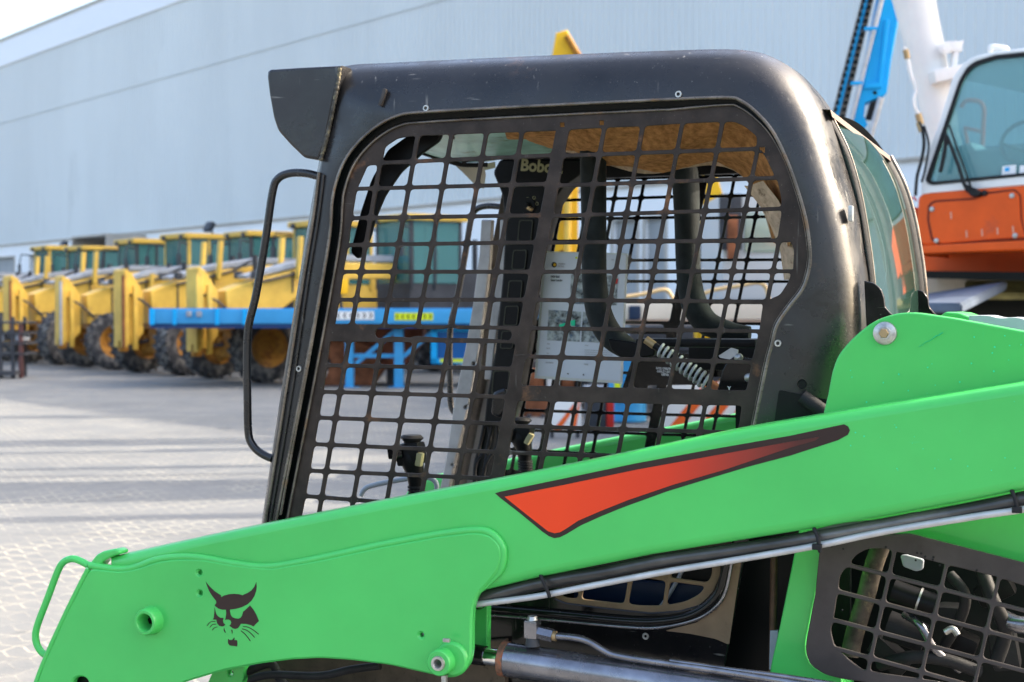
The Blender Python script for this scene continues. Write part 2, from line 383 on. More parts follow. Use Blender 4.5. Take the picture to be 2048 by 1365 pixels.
def off_path(P, d):                      # to the right-hand side (inwards for our clockwise outlines), pixels
    P = [Vector((p[0], p[1])) for p in P]; o = []
    for i, p in enumerate(P):
        t = (P[min(i+1, len(P)-1)]-P[max(i-1, 0)]).normalized(); o.append(p+Vector((-t.y, t.x))*d)
    return o
NS = 260
def lp3(P, w): return [P3(p[0], p[1], w) for p in P]
smA = resample([P3(*p) for p in cr(outA, 6)], NS); smB = resample([P3(*p) for p in cr(outB, 6)], NS); smC = resample([P3(*p) for p in cr(outC, 6)], NS)
roof_edge = [Vector((p.x-(.0 if p.x < .9 else .02), p.y+.10, p.z+.004)) for p in smA]
lipS = cr(lip, 6); lip2 = resample(lipS, NS)
def lipring(d, w): return lp3(off_path(lip2, d), w)
# weight of the groove: deep at the front and the top, shallow bead at the rear
def gw(i): 
    t = i/(NS-1); return 1. if t < .62 else max(.28, 1-(t-.62)*6)
def var_ring(d, w):
    q = off_path(lip2, 1); o = []
    P = [Vector((p[0], p[1])) for p in lip2]
    for i, p in enumerate(P):
        t = (P[min(i+1, NS-1)]-P[max(i-1, 0)]).normalized(); n = Vector((-t.y, t.x)); g = gw(i)
        top = 1. if not (.30 < i/(NS-1) < .62) else .95
        v = p+n*d*(g if d > 4 else 1)*top; o.append(P3(v.x, v.y, w*g))
    return o
W0 = 19.
face_rows = [roof_edge, smA, smB, smC, var_ring(-3, 0)]
me = grid_mesh(face_rows)
cab = link('cab_frame', me, M['black'], LD, smooth=180)
lipo = link('door_lip', grid_mesh([var_ring(-3, 0), var_ring(-1, -.004), var_ring(2, -.004), var_ring(4, .003)]), M['lip'], cab, smooth=180)
grv = link('seal_groove', grid_mesh([var_ring(4, .003), var_ring(5, .022), var_ring(17, .024), var_ring(19, .012)]), M['dark'], cab, smooth=60)
lip_in = link('door_lip', grid_mesh([var_ring(18.5, .013), var_ring(20, .004), var_ring(23, .004), var_ring(25, .012)]), M['lip'], cab, smooth=180)
# pressed folds of the front pillar
for pts, wd, mm in (([(530,1050),(566,820),(600,600),(626,440),(638,345)], .0035, M['lip']), ([(541,1040),(581,800),(616,560),(636,440),(647,350)], .003, M['black'])):
    ptube(LF, 'pillar_fold', [(x, y, -.001) for x, y in pts], wd, mm, cab, seg=8)
ptube(LF, 'pillar_fold', [(561,1030,.0),(590,870,.0),(618,720,.0),(655,505,.0)], .003, M['lip'], cab, seg=8)
# visor in front of the cab, with the weld bead
vis = [(533,150),(537,139),(600,135),(682,131),(668,200),(650,290),(637,320),(607,316),(580,290),(555,262),(546,235),(538,190)]
visor = plate(LF, 'visor', rnd(vis, [6,6,0,0,0,0,3,6,6,8,6,6]), -.004, .05, M['black'], cab, bev=.006)
boxo('visor_top', ((P3(535,137,.05).x+P3(680,132,.05).x)/2, .53, P3(600,136,.05).z-.012), (P3(680,132,.05).x-P3(535,137,.05).x, .96, .02), M['black'], cab, .005)
wp = [(680,136),(676,165),(670,200),(663,235),(655,270),(646,305),(641,322)]
bm = bmesh.new(); pp = resample([P3(x, y, -.003) for x, y in wp], 60)
tube_bm(bm, pp, [.0045+.0007*math.sin(i*2.1)+random.uniform(-.0006, .0006) for i in range(60)], 8); link('weld_bead', bm_out(bm), M['zinc'] if 0 else mat('weld_bead', (.06, .055, .045), .5, .4, .5, .5, 60, (.30, .26, .15), .4, 40), cab, smooth=60)
boxo('weld_scar', P3(766,195,-.003), (.008, .008, .036), M['black_rust'], cab, .002, Matrix.Rotation(R(20), 3, 'Y'))
for x, y in ((852,217),(1357,189),(598,738),(1556,687)):
    ring('rivet_nut', P3(x, y, -.001), [(.0001,.004),(.0035,.004),(.0035,-.002),(.0062,-.002),(.0068,.001)], M['zinc'], cab, 16)
ring('bolt_hole', P3(1604,769,-.0006), [(.0001,.0),(.0075,.0),(.0085,-.0012),(.0092,.001)], M['dark'], cab, 20)
# lower rear cut-out of the cab plate
plate(LF, 'rear_cutout', rnd([(1558,780),(1640,797),(1660,800),(1640,900),(1540,905)], 6), -.0015, .003, M['dark'], cab)
ptube(LF, 'corrugated_hose', [(1605,795,-.012),(1630,812,-.014),(1660,835,-.014),(1690,870,-.014)], .014, M['rubber'], cab)
# ---- side screen
XB = ((1120,285),(998,935))
colsL = [(((520,200),(500,1100)),0),(((755,352),(640,1010)),4.1),(((831,295),(704,1010)),4.1),(((898,295),(779,968)),4.1),(((967,295),(846.5,968)),4.1),(((1038,295),(923,915)),4.1),(XB,13)]
colsR = [(XB,13),(((1204,279),(1091,881)),4.1),(((1280.6,279),(1166.6,881)),4.1),(((1358,279),(1241,881)),4.1),(((1438,279),(1327,830)),4.1),(((1507,338),(1406,830)),4.1),(((1575,393),(1540,572)),4.1),(((1750,200),(1700,900)),0)]
rowsL = [(((600,200),(1200,200)),0),(((831,323),(966,317)),4),(((752,377),(969,371.5)),4),(((746,436),(1013,432)),4),(((729,490),(940,487)),4),(((723,544),(993,544)),4),(((714,600),(1051,600)),4),(((670,666),(1030,670)),17.5),(((647,731),(1013,738)),4),(((643,784),(1002,794)),4),(((638,836),(939,846)),4),(((630,889),(994,905)),4),(((622,942),(939,956)),4),(((612,993),(704,1000)),4),(((600,1052),(704,1058)),4),(((600,1100),(1200,1100)),0)]
rowsR = [(((1000,200),(1700,200)),0),(((1202,309),(1507,298)),4),(((1188,369),(1495,358)),4),(((1179,430),(1490,420)),4),(((1167,485),(1475,482)),4),(((1155,544),(1542,543)),4),(((1144,601),(1533,604)),4),(((1138,658),(1519,663)),4),(((1190,717),(1500,725)),4),(((1050,787),(1450,796)),15.5),(((1033,853),(1405,864)),4),(((1024,906),(1214,913)),4),(((1010,960),(1200,966)),4),(((1000,1014),(1200,1020)),0)]
regL = [(765,297),(795,277),(831,272),(1108,262),(1150,262),(1000,1060),(594,1060),(603,1031),(611,989),(629,884),(647,777),(659,686),(670,645),(679,592),(687,537),(697,484),(703,438),(711,389),(716,372),(733,334),(764,320)]
regR = [(1100,262),(1204,256),(1280,253),(1358,248),(1440,244),(1468,244),(1489,253),(1513,273),(1514,290),(1533,318),(1545,344),(1556,366),(1563,400),(1562,430),(1556,470),(1582,486),(1588,500),(1586,537),(1576,565),(1560,590),(1546,596),(1526,606),(1519,657),(1504,722),(1492,785),(1484,810),(1478,850),(1460,930),(1440,1000),(990,1020)]
regL = regL if True else regL
holes = grid_holes(colsL, rowsL, regL)+grid_holes(colsR, rowsR, regR)
slot = [(749,667),(752,659),(758,656),(800,659),(812,655),(826,655),(838,659),(885,659),(895,656),(908,656),(916,659),(1012,660),(1022,662),(1024,672),(1019,681),(1006,680),(960,677),(880,676),(830,672),(818,676),(800,674),(775,674),(762,678),(753,676)]
holes.append([tuple(p) for p in rnd(slot, 4, 2)])
for x, y, s in ((1124,250,4.5),(1203,246,4.5),(1524,300,5.5)): holes.append([(x-s,y-s),(x+s,y-s),(x+s,y+s),(x-s,y+s)])
for sx, sy in ((0, 0),): pass
outl = [Vector((p[0], p[1])) for p in off_path(resample(lipS, 120), 21)]
outl2 = []
P_ = resample(lipS, NS); TT = [Vector((p[0], p[1])) for p in P_]
for i in range(0, NS, 2):
    t = (TT[min(i+1, NS-1)]-TT[max(i-1, 0)]).normalized(); n = Vector((-t.y, t.x)); outl2.append(TT[i]+n*(22.5*gw(i)))
outl2 = [(p.x, p.y) for p in outl2]+[(1495,940),(1460,1100),(575,1110)]
scr = plate(LF, 'side_screen', outl2, .009, .0045, M['mesh'], LD, holes=holes, bev=.0008, bres=1)
# ---- far side
INNER = mat('inner_grey_paint', (.13, .115, .105), .3, .1, .6, .25, 10, (.10, .06, .035), .3, 12)
for o in (cab, lipo, grv, lip_in):
    if o is cab:
        tmp = link('cab_frame', grid_mesh(face_rows[1:]), M['black'], None, smooth=180); farcab = mirror_copy(tmp, LD, m=INNER); bpy.data.objects.remove(tmp); continue
    c = mirror_copy(o, LD, m=INNER) if o is cab else mirror_copy(o, farcab, m=INNER if o is not grv else None)
scr2 = mirror_copy(scr, LD, m=M['gloss_black'])
# inner skin of both cab sides so that the walls have depth
for w0, nm, par in ((.028, 'inner_panel', cab), (WC-.034, 'inner_panel', farcab)):
    rows = [lp3(off_path(lip2, -6 if w0 < .5 else -6), .0), lp3(off_path(lip2, 16), .0), lp3(off_path(lip2, 18), .0)]
    inn = [Vector((p.x, w0, p.z)) for p in rows[0]]; inm = [Vector((p.x, w0+(.03 if w0 < .5 else -.03), p.z)) for p in rows[1]]
    big = [Vector((p.x, w0, p.z)) for p in lp3(off_path(lip2, -22), .0)]
    link(nm, grid_mesh([big, inn]), M['plastic'] if w0 < .5 else INNER, par, smooth=180)
# front inner arch behind the near screen
arch = [(716,520),(700,505),(722,420),(742,360),(775,300),(820,268),(885,262),(878,282),(842,308),(800,345),(768,392),(748,440),(738,478)]
plate(LF, 'inner_arch', rnd(arch, 8), .06, .012, M['plastic'], LD, bev=.003)
# ---- roof, hatch glass, headliner, rear header
za = P3(800,135,.05).z; zb = P3(1500,104,.06).z
xa, xb = P3(690,133,.05).x, P3(1490,101,.07).x
ry = [.09, .2, .5, .86, .97]; roofrows = []
xs = [xa+(xb-xa)*k/10 for k in range(11)]
def rz(x): return za+(zb-za)*(x-P3(800,135,.05).x)/(P3(1500,104,.06).x-P3(800,135,.05).x)
hx0, hx1 = P3(860,200,.2).x, P3(1100,200,.2).x
boxes('roof', [((( xa+hx0)/2, WC/2, rz(xa)-.022), (hx0-xa, WC-.12, .02)), (((hx1+xb)/2, WC/2, (rz(hx1)+rz(xb))/2-.022), (xb-hx1-.04, WC-.12, .02)),
               (((hx0+hx1)/2, .12, rz(hx0)-.022), (hx1-hx0, .12, .02)), (((hx0+hx1)/2, WC-.12, rz(hx0)-.022), (hx1-hx0, .12, .02))], M['black'], LD, .004)
boxo('roof_hatch', ((hx0+hx1)/2, WC/2, rz(hx0)-.03), (hx1-hx0+.02, WC-.26, .008), M['roof_glass'], LD)
boxes('hatch_frame', [((hx0+.01, WC/2, rz(hx0)-.04), (.02, WC-.2, .03)), ((hx1-.01, WC/2, rz(hx1)-.04), (.02, WC-.2, .03)), (((hx0+hx1)/2, WC-.2, rz(hx0)-.04), (hx1-hx0, .02, .03))], M['rubber'], LD, .003)
boxo('front_header', (P3(905,300,.6).x-.03, WC/2, rz(hx0)-.055), (.05, WC-.16, .05), M['plastic'], LD, .01)
tealm = mat('teal_roof_liner', (.24, .42, .36), .25, 0, .5, .3, 7, (.10, .12, .05), .3, 9)  # underside of the roof; light through the green hatch is painted in as teal
tp = resample(cr([P3(*p) for p in ((868,262,.42),(930,262,.42),(1010,258,.42),(1120,256,.42))], 4), 14); bt = resample(cr([P3(*p) for p in ((838,304,.72),(900,322,.80),(960,326,.86),(1040,312,.86),(1120,308,.86))], 4), 14)
link('front_roof_window', grid_mesh([[a.lerp(b, k/5)+Vector((0, 0, -.012*math.sin(math.pi*k/5))) for a, b in zip(tp, bt)] for k in range(6)]), tealm, LD, smooth=180)
ptube(LF, 'window_frame', [(895,262,.40),(918,284,.55),(942,308,.75),(938,318,.78),(925,326,.78)], .005, M['rubber'], LD, seg=8)
ptube(LF, 'window_frame', [(836,303,.70),(880,318,.78),(925,330,.82),(975,330,.84)], .006, M['rubber'], LD, seg=8)
link('window_corner', grid_mesh([[P3(905,326,.82), P3(935,330,.84), P3(968,333,.86)], [P3(925,345,.84), P3(942,348,.86), P3(972,350,.88)], [P3(952,372,.88), P3(958,375,.88), P3(968,378,.88)]]), bpy.data.materials['grey_post'] if 'grey_post' in bpy.data.materials else M['beige'], LD)
# sagging foam headliner: near edge high, belly hanging, far edge high again
nr = [(1000,245),(1100,238),(1250,232),(1400,228),(1480,236),(1530,275),(1560,340),(1580,410),(1590,470)]
be = [(1030,268),(1130,300),(1200,322),(1290,345),(1370,333),(1430,328),(1480,345),(1520,398),(1545,480)]
fr_ = [(1075,262),(1160,275),(1240,290),(1320,300),(1400,295),(1450,300),(1495,335),(1525,400),(1550,470)]
A_ = resample(cr([P3(x, y, .075) for x, y in nr], 5), 40); B_ = resample(cr([P3(x, y, .34) for x, y in be], 5), 40); C_ = resample(cr([P3(x, y, .50) for x, y in fr_], 5), 40)
rows = []
for k in range(10):
    t = k/9; rows.append([a.lerp(b, t)+Vector((0, 0, -.018*math.sin(t*math.pi)+.006*math.sin(i*.7+k)+random.uniform(-.0015, .0015))) for i, (a, b) in enumerate(zip(A_, B_))])
hl = link('headliner', grid_mesh(rows), M['foam'], LD, smooth=180)
B2 = [p+Vector((0, .012, .012)) for p in B_]
link('foam_edge', grid_mesh([[p+Vector((0, -.006, .012)) for p in B_], [p+Vector((0, -.004, -.004)) for p in B_], [p+Vector((0, .016, -.002)) for p in B_], [p+Vector((0, .03, .03)) for p in B_], C_]), M['foam_edge'], hl, smooth=180)
rp = [(1500,372),(1530,410),(1552,450),(1572,500),(1580,560)]
link('foam_edge', grid_mesh([[P3(x-12, y, .2) for x, y in rp], [P3(x, y, .16) for x, y in rp], [P3(x+14, y-6, .15) for x, y in rp], [P3(x+26, y-10, .12) for x, y in rp]]), M['foam_edge'], hl, smooth=180)
boxo('rear_header', (P3(1400,345,.9).x, WC-.1, P3(1350,338,.96).z+.012), (.62, .03, .05), M['plastic'], LD, .005)
# ---- console on the far front post
con = [(1000,318),(1172,318),(1160,350),(1128,372),(1102,410),(1084,470),(1066,560),(1052,640),(1040,720),(1026,800),(1012,848),(966,856),(972,800),(990,700),(1004,560),(1010,460),(1004,390),(985,345)]
cons = plate(LF, 'control_console', rnd(con, 8), WC-.16, .09, M['plastic'], LD, bev=.006)
text_on(LF, 'lettering', 'Bobcat', 1040, 341, WC-.164, 24, M['plate_print'], cons, rot=R(-6), bold=.03, xs=.95)
ring('ignition_switch', P3(1055,412,WC-.165), [(.0001,-.018),(.006,-.018),(.0065,-.004),(.011,-.003),(.0115,.0),(.022,.0),(.0225,.002)], M['plastic'], cons, 24)
boxo('key', P3(1060,418,WC-.20), (.012, .02, .008), M['brass'], cons, .002, Matrix.Rotation(R(35), 3, 'Y'))
for cx, cy in ((1055,398),(1068,396),(1074,408)):
    me = extrude2d([circ(0, 0, .0045, 12), circ(0, 0, .0035, 12)], .0006)
    q = P3(cx, cy, WC-.1625)
    for v in me.vertices: x, y, z = v.co; v.co = (q.x+x, q.y-z, q.z+y)
    link('pictogram', me, M['plate_print'], cons)
for cx, cy, a, b in ((1052,462,14,22),(1040,520,14,20),(1031,583,14,22),(1024,632,14,20),(1016,680,13,18),(1003,765,17,24)):
    o_ = rnd([(cx-a,cy-b),(cx+a,cy-b),(cx+a-4,cy+b),(cx-a-4,cy+b)], 5, 3); i_ = [((p.x-cx)*.86+cx, (p.y-cy)*.9+cy) for p in o_]
    plate(LF, 'rocker_switch', [tuple(p) for p in o_], WC-.164, .006, M['plastic'], cons, bev=.0015)
    plate(LF, 'switch_outline', [tuple(p) for p in o_], WC-.1652, .0008, mat('dim_outline', (.035, .035, .022), .5) if cx == 1052 else bpy.data.materials['dim_outline'], cons, holes=[i_])
plate(LF, 'service_label', rnd([(964,329),(990,324),(991,336),(966,342)], 1), WC-.165, .001, M['plate_print'], cons)
plate(LF, 'pod', rnd([(985,785),(1012,775),(1018,815),(1000,838),(980,830)], 8), WC-.2, .05, M['gloss_black'], cons, bev=.008)
# wires down the post and inner metal of the far front post
for k in range(4):
    ptube(LF, 'wiring', [(968+k*9,850,WC-.12-.01*k),(960+k*8+(k % 2)*10,890,WC-.12),(950+k*10-(k % 2)*9,930,WC-.13),(948+k*6,980,WC-.12)], .0045, M['rubber'], cons, seg=8)
plate(LF, 'post_plate', rnd([(962,440),(984,440),(980,520),(970,606),(960,688),(938,805),(910,922),(896,985),(878,985),(891,922),(908,805),(932,688),(946,606),(958,510)], 3), WC-.085, .02, mat('grey_post', (.30, .29, .28), .4, .2, .5, .2, 12), LD, bev=.003, holes=[circ(948,728,4,10), circ(932,815,4,10), circ(905,930,2.5,8)])
plate(LF, 'post_plate', rnd([(1000,440),(1018,440),(1012,540),(1000,620),(988,700),(982,760),(968,760),(974,690),(986,600),(996,520)], 3), WC-.10, .02, bpy.data.materials['grey_post'], LD, bev=.003)
# ---- seat bar, tray and spring
def pad(pts, name):
    P = cr([P3(x, y, w) for x, y, w, r in pts], 6); rr = cr([(r*.0009, 0) for *_, r in pts], 6); return tube(name, P, [v[0] for v in rr], M['pad'], sbar, 20, flat=1.)
sbar = LD and bpy.data.objects.new('seat_bar', None); COL.objects.link(sbar); sbar.parent = LD
pad([(1186,300,.30,32),(1187,380,.30,31),(1188,470,.30,30),(1189,560,.30,30),(1198,625,.30,31),(1222,672,.30,31),(1262,700,.30,26),(1300,706,.30,20)], 'pad')
pad([(1366,318,.72,30),(1371,360,.72,36),(1374,440,.72,34),(1377,540,.72,33),(1386,600,.72,35),(1412,645,.72,34),(1462,664,.72,26),(1500,668,.72,20)], 'pad')
zt = P3(1380,673,.5).z
boxo('arm_bar', ((P3(1270,680,.30).x+P3(1508,684,.30).x)/2+.01, .30, P3(1390,686,.30).z), (P3(1508,680,.30).x-P3(1270,680,.30).x, .06, .018), M['plastic'], sbar, .007)
boxo('rear_panel', ((P3(1380,700,.62).x+P3(1530,700,.62).x)/2, .66, P3(1450,710,.62).z), (.20, .02, .075), M['plastic'], sbar, .004)
plate(LF, 'bracket', rnd([(1215,678),(1310,690),(1308,712),(1282,716),(1242,716),(1222,700)], 4), .27, .02, M['plastic'], sbar, bev=.003)
plate(LF, 'pivot_plate', rnd([(1455,722),(1470,712),(1520,722),(1520,790),(1432,790),(1445,740)], 6), .20, .012, M['gloss_black'], sbar, bev=.002)
for x, y, r in ((1497,756,.009),(1477,716,.009)): ring('rivet', P3(x, y, .196), [(.0001,-.004),(r*.7,-.003),(r,.0),(r,.004)], M['zinc'], sbar, 16)
plate(LF, 'stay', [(1437,712),(1462,696),(1476,700),(1474,722),(1440,716)], .24, .004, M['white_metal'], sbar)
text_on(LF, 'lettering', 'Y', 1455, 781, .198, 8, M['white'], sbar, bold=.03)
spr = bpy.data.objects.new('gas_spring', None); COL.objects.link(spr); spr.parent = LD
s0, s1 = P3(1318,698,.22), P3(1418,768,.22); ax = (s1-s0); nrm = ax.normalized(); u = Vector((0, 1, 0)); v = nrm.cross(u)
hp = []
for k in range(11*16+1):
    a = 2*math.pi*k/16; t = k/(11*16); r = .0125+.003*min(1, t*1.4); hp.append(s0+ax*t+(u*math.cos(a)+v*math.sin(a))*r)
tube('coil', hp, .0032, M['spring'], spr, 7)
tube('rod', [s0-nrm*.02, s0+ax*.5, s1+nrm*.02], .0075, M['plastic'], spr, 10)
tube('end_fitting', [s0-nrm*.034, s0-nrm*.012], .0085, M['brass'], spr, 12)
tube('end_fitting', [s1+nrm*.0, s1+nrm*.03], .011, M['rust'], spr, 12)
# capacity plate on the far wall
cp = plate(LF, 'warning_plate', rnd([(1268,705),(1420,708),(1418,770),(1296,771),(1290,790),(1240,790),(1262,725)], 4), WC-.06, .004, M['gloss_black'], LD)
text_on(LF, 'lettering', 'RATED OPERATING', 1312, 739, WC-.0625, 4.5, M['white'], cp, rot=R(-2), bold=.012, xs=.62)
text_on(LF, 'lettering', 'CAPACITY (ISO)', 1314, 745, WC-.0625, 4.5, M['white'], cp, rot=R(-2), bold=.012, xs=.62)
text_on(LF, 'lettering', '1300 lbs', 1322, 751.5, WC-.0625, 5.5, M['white'], cp, rot=R(-2), bold=.02, xs=.62)
# ---- seat
seat = bpy.data.objects.new('operator_seat', None); COL.objects.link(seat); seat.parent = LD
boxo('seat_cushion', (P3(1330,1010,.5).x, .5, P3(1330,985,.5).z), (.45, .5, .12), M['seat'], seat, .03)
# ---- joysticks
def joystick(x, y, w, s, tilt):
    j = bpy.data.objects.new('joystick', None); COL.objects.link(j); j.parent = LD
    pts = [(x+14*s,y+100*s,w),(x+12*s,y+70*s,w),(x+10*s,y+45*s,w),(x+4*s,y+22*s,w),(x,y+4*s,w)]
    P = [P3(*p) for p in pts]; k = .0012
    tube('grip', cr(P, 5), [v[0] for v in cr([(12*k,0),(14*k,0),(17*k,0),(21*k,0),(19*k,0)], 5)], M['plastic'], j, 16)
    c = P3(x+2*s, y+8*s, w); boxo('head', c, (.060, .045, .052), M['plastic'], j, .014, Matrix.Rotation(R(tilt), 3, 'Y'))
    boxo('thumb_switch', c+Vector((-.026, -.016, .004)), (.036, .028, .028), M['gloss_black'], j, .006, Matrix.Rotation(R(tilt), 3, 'Y'))
    ring('cap', (c.x+.002, c.y, c.z), [(.0001,-.001),(.001,-.001)], M['rubber'], j, 8)
    boxo('side_switch', c+Vector((.028, -.014, -.01)), (.014, .016, .03), M['plate_print'], j, .004, Matrix.Rotation(R(tilt+18), 3, 'Y'))
    bm = bmesh.new(); tube_bm(bm, [c+Vector((0, 0, .018)), c+Vector((.001, 0, .026)), c+Vector((.002, 0, .036)), c+Vector((.002, 0, .042))], [.016, .017, .027, .020], 18); link('cap', bm_out(bm), M['rubber'], j)
    bm = bmesh.new()
    for i in range(4):
        q = P[0].lerp(P[1], .2+i*.22); tube_bm(bm, [q+Vector((0, 0, -.002)), q+Vector((0, 0, .002))], .0195, 14)
    link('bellows', bm_out(bm), M['rubber'], j)
    return j
joystick(820, 900, .22, 1., -8); joystick(1040, 862, .74, .82, 14)
ptube(LF, 'control_rod', [(722,992,.34),(735,975,.34),(790,962,.34),(850,955,.34),(872,966,.34),(872,990,.34)], .006, M['grey'], LD)
# ---- grab handles of the cab entrance
gh = ptube(LF, 'grab_handle', [(640,354,.03),(612,347,.03),(580,347,.03),(556,358,.03),(545,385,.03),(531,480,.03),(512,590,.03),(497,655,.03),(494,720,.03),(495,800,.03),(497,868,.03),(507,893,.03),(524,908,.03),(545,918,.03)], .0088, M['black'], LD, n=8, seg=16)
mirror_copy(gh, LD)
# ---- rear window, seal and strip at the cab's back
prof = [(1652,228),(1688,300),(1712,380),(1727,460),(1737,530),(1743,600),(1743,680),(1735,760)]
pr = resample(cr([P3(x, y, .125) for x, y in prof], 6), 30)
def sw(w, d=0., dz=0.): return [Vector((p.x+d, w, p.z+dz)) for p in pr]
rw = bpy.data.objects.new('rear_window', None); COL.objects.link(rw); rw.parent = LD
link('seal', grid_mesh([sw(.126, .0), sw(.130, .006), sw(.150, .007), sw(.158, .001)]), M['rubber'], rw, smooth=180)
link('pane', grid_mesh([sw(.158, .001), sw(.30, .010), sw(WC/2, .014), sw(WC-.30, .010), sw(WC-.16, .001)]), M['rear_glass'], rw, smooth=180)
link('seal', grid_mesh([sw(WC-.16, .001), sw(WC-.152, .012), sw(WC-.13, .012), sw(WC-.12, .0)]), M['rubber'], rw, smooth=180)
tube('trim', [p+Vector((.012, 0, .003)) for p in sw(WC-.14)], .007, M['lip'], rw, 8)
tube('trim', [p+Vector((.006, 0, .002)) for p in sw(.137)], .0025, M['lip'], rw, 8)
link('window_top_trim', grid_mesh([[Vector((pr[0].x-.02, w_, pr[0].z+.008)) for w_ in (.1, .5, WC-.1)], [Vector((pr[0].x+.012, w_, pr[0].z+.004)) for w_ in (.1, .5, WC-.1)], [Vector((pr[0].x+.016, w_, pr[0].z-.01)) for w_ in (.1, .5, WC-.1)]]), mat('tan_trim', (.13, .095, .08), .6), rw, smooth=60)
boxo('clip', P3(1702,428,.05), (.008, .02, .03), M['zinc'], cab, .003)
br = [(1728,562),(1748,566),(1762,578),(1768,596),(1770,614),(1782,628),(1800,640),(1735,700)]
b1 = plate(LF, 'hinge_bracket', rnd(br, [2,6,6,3,3,6,2,2]), .06, .010, M['gloss_black'], LD, bev=.002)
br2 = [(1818,578),(1846,582),(1856,596),(1858,614),(1870,628),(1890,640),(1818,660)]
plate(LF, 'hinge_bracket', rnd(br2, 5), .86, .010, M['gloss_black'], LD, bev=.002)
# ---- rear tower plate (green), bolt
tower = plate(LF, 'rear_tower', rnd([(1640,860),(1647,826),(1656,790),(1664,746),(1675,712),(1705,676),(1749,641),(1793,627),(1828,625),(1910,637),(2048,663),(2330,712),(2330,820)], [0,0,0,10,30,30,30,25,20,10,0,0,0]), -.10, .06, M['green'], LD, bev=.003)
ring('washer', P3(1770,667,-.1), [(.0001,-.009),(.0105,-.009),(.011,-.008),(.015,-.007),(.0195,-.005),(.0205,0.)], M['zinc'], tower, 28)
ring('bolt_head', P3(1769,667,-.1), [(.0001,-.014),(.0075,-.014),(.0085,-.012),(.0088,-.008)], M['brass'], tower, 6)
plate(LF, 'rear_guard', rnd([(1880,632),(1892,624),(1920,626),(1945,636),(1940,650),(1880,642)], 5), .25, .3, M['green'], LD, bev=.004)
gu = [P3(x, y, .15) for x, y in cr([(1938,632),(1975,632),(2000,637),(2040,637),(2080,655),(2130,675)], 5)]
link('wavy_guard', grid_mesh([gu, [p+Vector((0, .25, .0)) for p in gu], [p+Vector((0, .25, -.012)) for p in gu], [p+Vector((0, .0, -.022)) for p in gu]], True), M['grey'], LD, smooth=60)
# ---- lift arm
WA = -.20
Lw = [(215,1116),(380,1080),(520,1051),(760,1003),(1000,958),(1240,909),(1480,859),(1760,812),(2048,766),(2330,720)]
beam = [tuple(p) for p in cr(Lw, 3)]+[(2330,925),(1954,1000),(1700,1047),(1580,1067),(1300,1112),(1075,1157),(965,1183),(900,1230),(300,1230),(215,1180)]
arm = plate(LF, 'lift_arm', beam, WA, .10, M['green'], LD, bev=.018, bres=5)
wi = .012
ov = [(178,1137),(240,1143),(275,1137),(310,1124),(350,1118),(400,1118),(470,1130),(540,1137),(640,1120),(760,1094),(880,1072),(950,1064),(980,1070),(1000,1090),(1004,1112),(997,1142),(975,1168),(954,1190),(945,1215),(943,1255),(943,1300),(938,1330),(918,1354),(895,1357),(850,1347),(780,1331),(700,1321),(640,1317),(580,1320),(520,1328),(450,1341),(369,1365),(300,1400),(230,1450),(45,1450),(85,1330),(130,1230)]
ovs = [tuple(p) for p in rnd(ov, 14, 3)]
gp = plate(LF, 'arm_nose_plate', ovs, WA-wi, .02, M['green'], arm, bev=.004, holes=[circ(398,1146,4.2,12,4.8), circ(399,1187,4.2,12,4.8), circ(842,1271,4.2,12,4.8), circ(303,1241,19,24,20), circ(160,1368,16,20,14)])
bead = [(180,1131),(240,1139),(275,1134),(310,1121),(350,1115),(400,1116),(470,1128),(540,1134),(640,1117),(760,1091),(880,1069),(950,1061),(982,1067),(1003,1090),(1007,1112),(1000,1143),(978,1168),(960,1186)]
ptube(LF, 'weld_bead', [(x, y, WA-.003) for x, y in bead], [.0078]*((len(bead)-1)*5+1-14)+[.0078-.0005*k for k in range(14)], M['green'], arm, n=5, seg=10)
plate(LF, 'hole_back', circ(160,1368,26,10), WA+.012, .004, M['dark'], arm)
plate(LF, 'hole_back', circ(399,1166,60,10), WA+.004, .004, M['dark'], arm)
ptube(LF, 'edge_weld', [(177,1138,WA-.008),(132,1228,WA-.008),(86,1330,WA-.008),(58,1410,WA-.008)], .006, M['green'], arm, seg=8)
plate(LF, 'stop_tab', rnd([(178,1128),(192,1110),(205,1103),(232,1098),(240,1103),(240,1109),(222,1114),(205,1124),(196,1138)], 4), WA-.004, .03, M['green'], arm, bev=.004)
ptube(LF, 'arm_handle', [(178,1132,-.19),(164,1124,-.19),(146,1118,-.19),(128,1124,-.19),(116,1142,-.19),(96,1195,-.19),(74,1254,-.19),(72,1282,-.19),(82,1303,-.19),(100,1316,-.19)], .0076, M['green'], arm, n=8, seg=16)
# bosses
ring('pivot_boss', P3(303,1241,WA-wi), [(.0165,.05),(.0165,-.020),(.019,-.024),(.024,-.024),(.0268,-.020),(.028,-.004),(.030,.001)], M['green'], arm, 36)
ring('inner_bolt', P3(303,1241,WA+.01), [(.0001,-.012),(.006,-.012),(.0065,-.006),(.011,-.006),(.0115,.0),(.0168,.0)], M['plastic'], arm, 24)
ring('pin_boss', P3(905,1318,WA-wi), [(.0001,-.008),(.028,-.008),(.032,-.004),(.033,.0)], M['green'], arm, 36)
ring('pin_boss', P3(890,1320,WA-wi), [(.013,.02),(.013,-.030),(.022,-.030),(.0245,-.027),(.025,.0)], M['green'], arm, 36)
ring('bushing', P3(890,1320,WA-wi), [(.006,.02),(.0065,-.030),(.009,-.034),(.013,-.034),(.0142,-.030)], M['zinc'], arm, 28)
ring('grease_hole', P3(890,1320,WA-.03), [(.0001,.0),(.007,.0)], M['brass'], arm, 16)
boxo('rusty_tab', P3(893,1281,WA-wi-.022), (.014, .006, .007), M['zinc'], arm, .002)
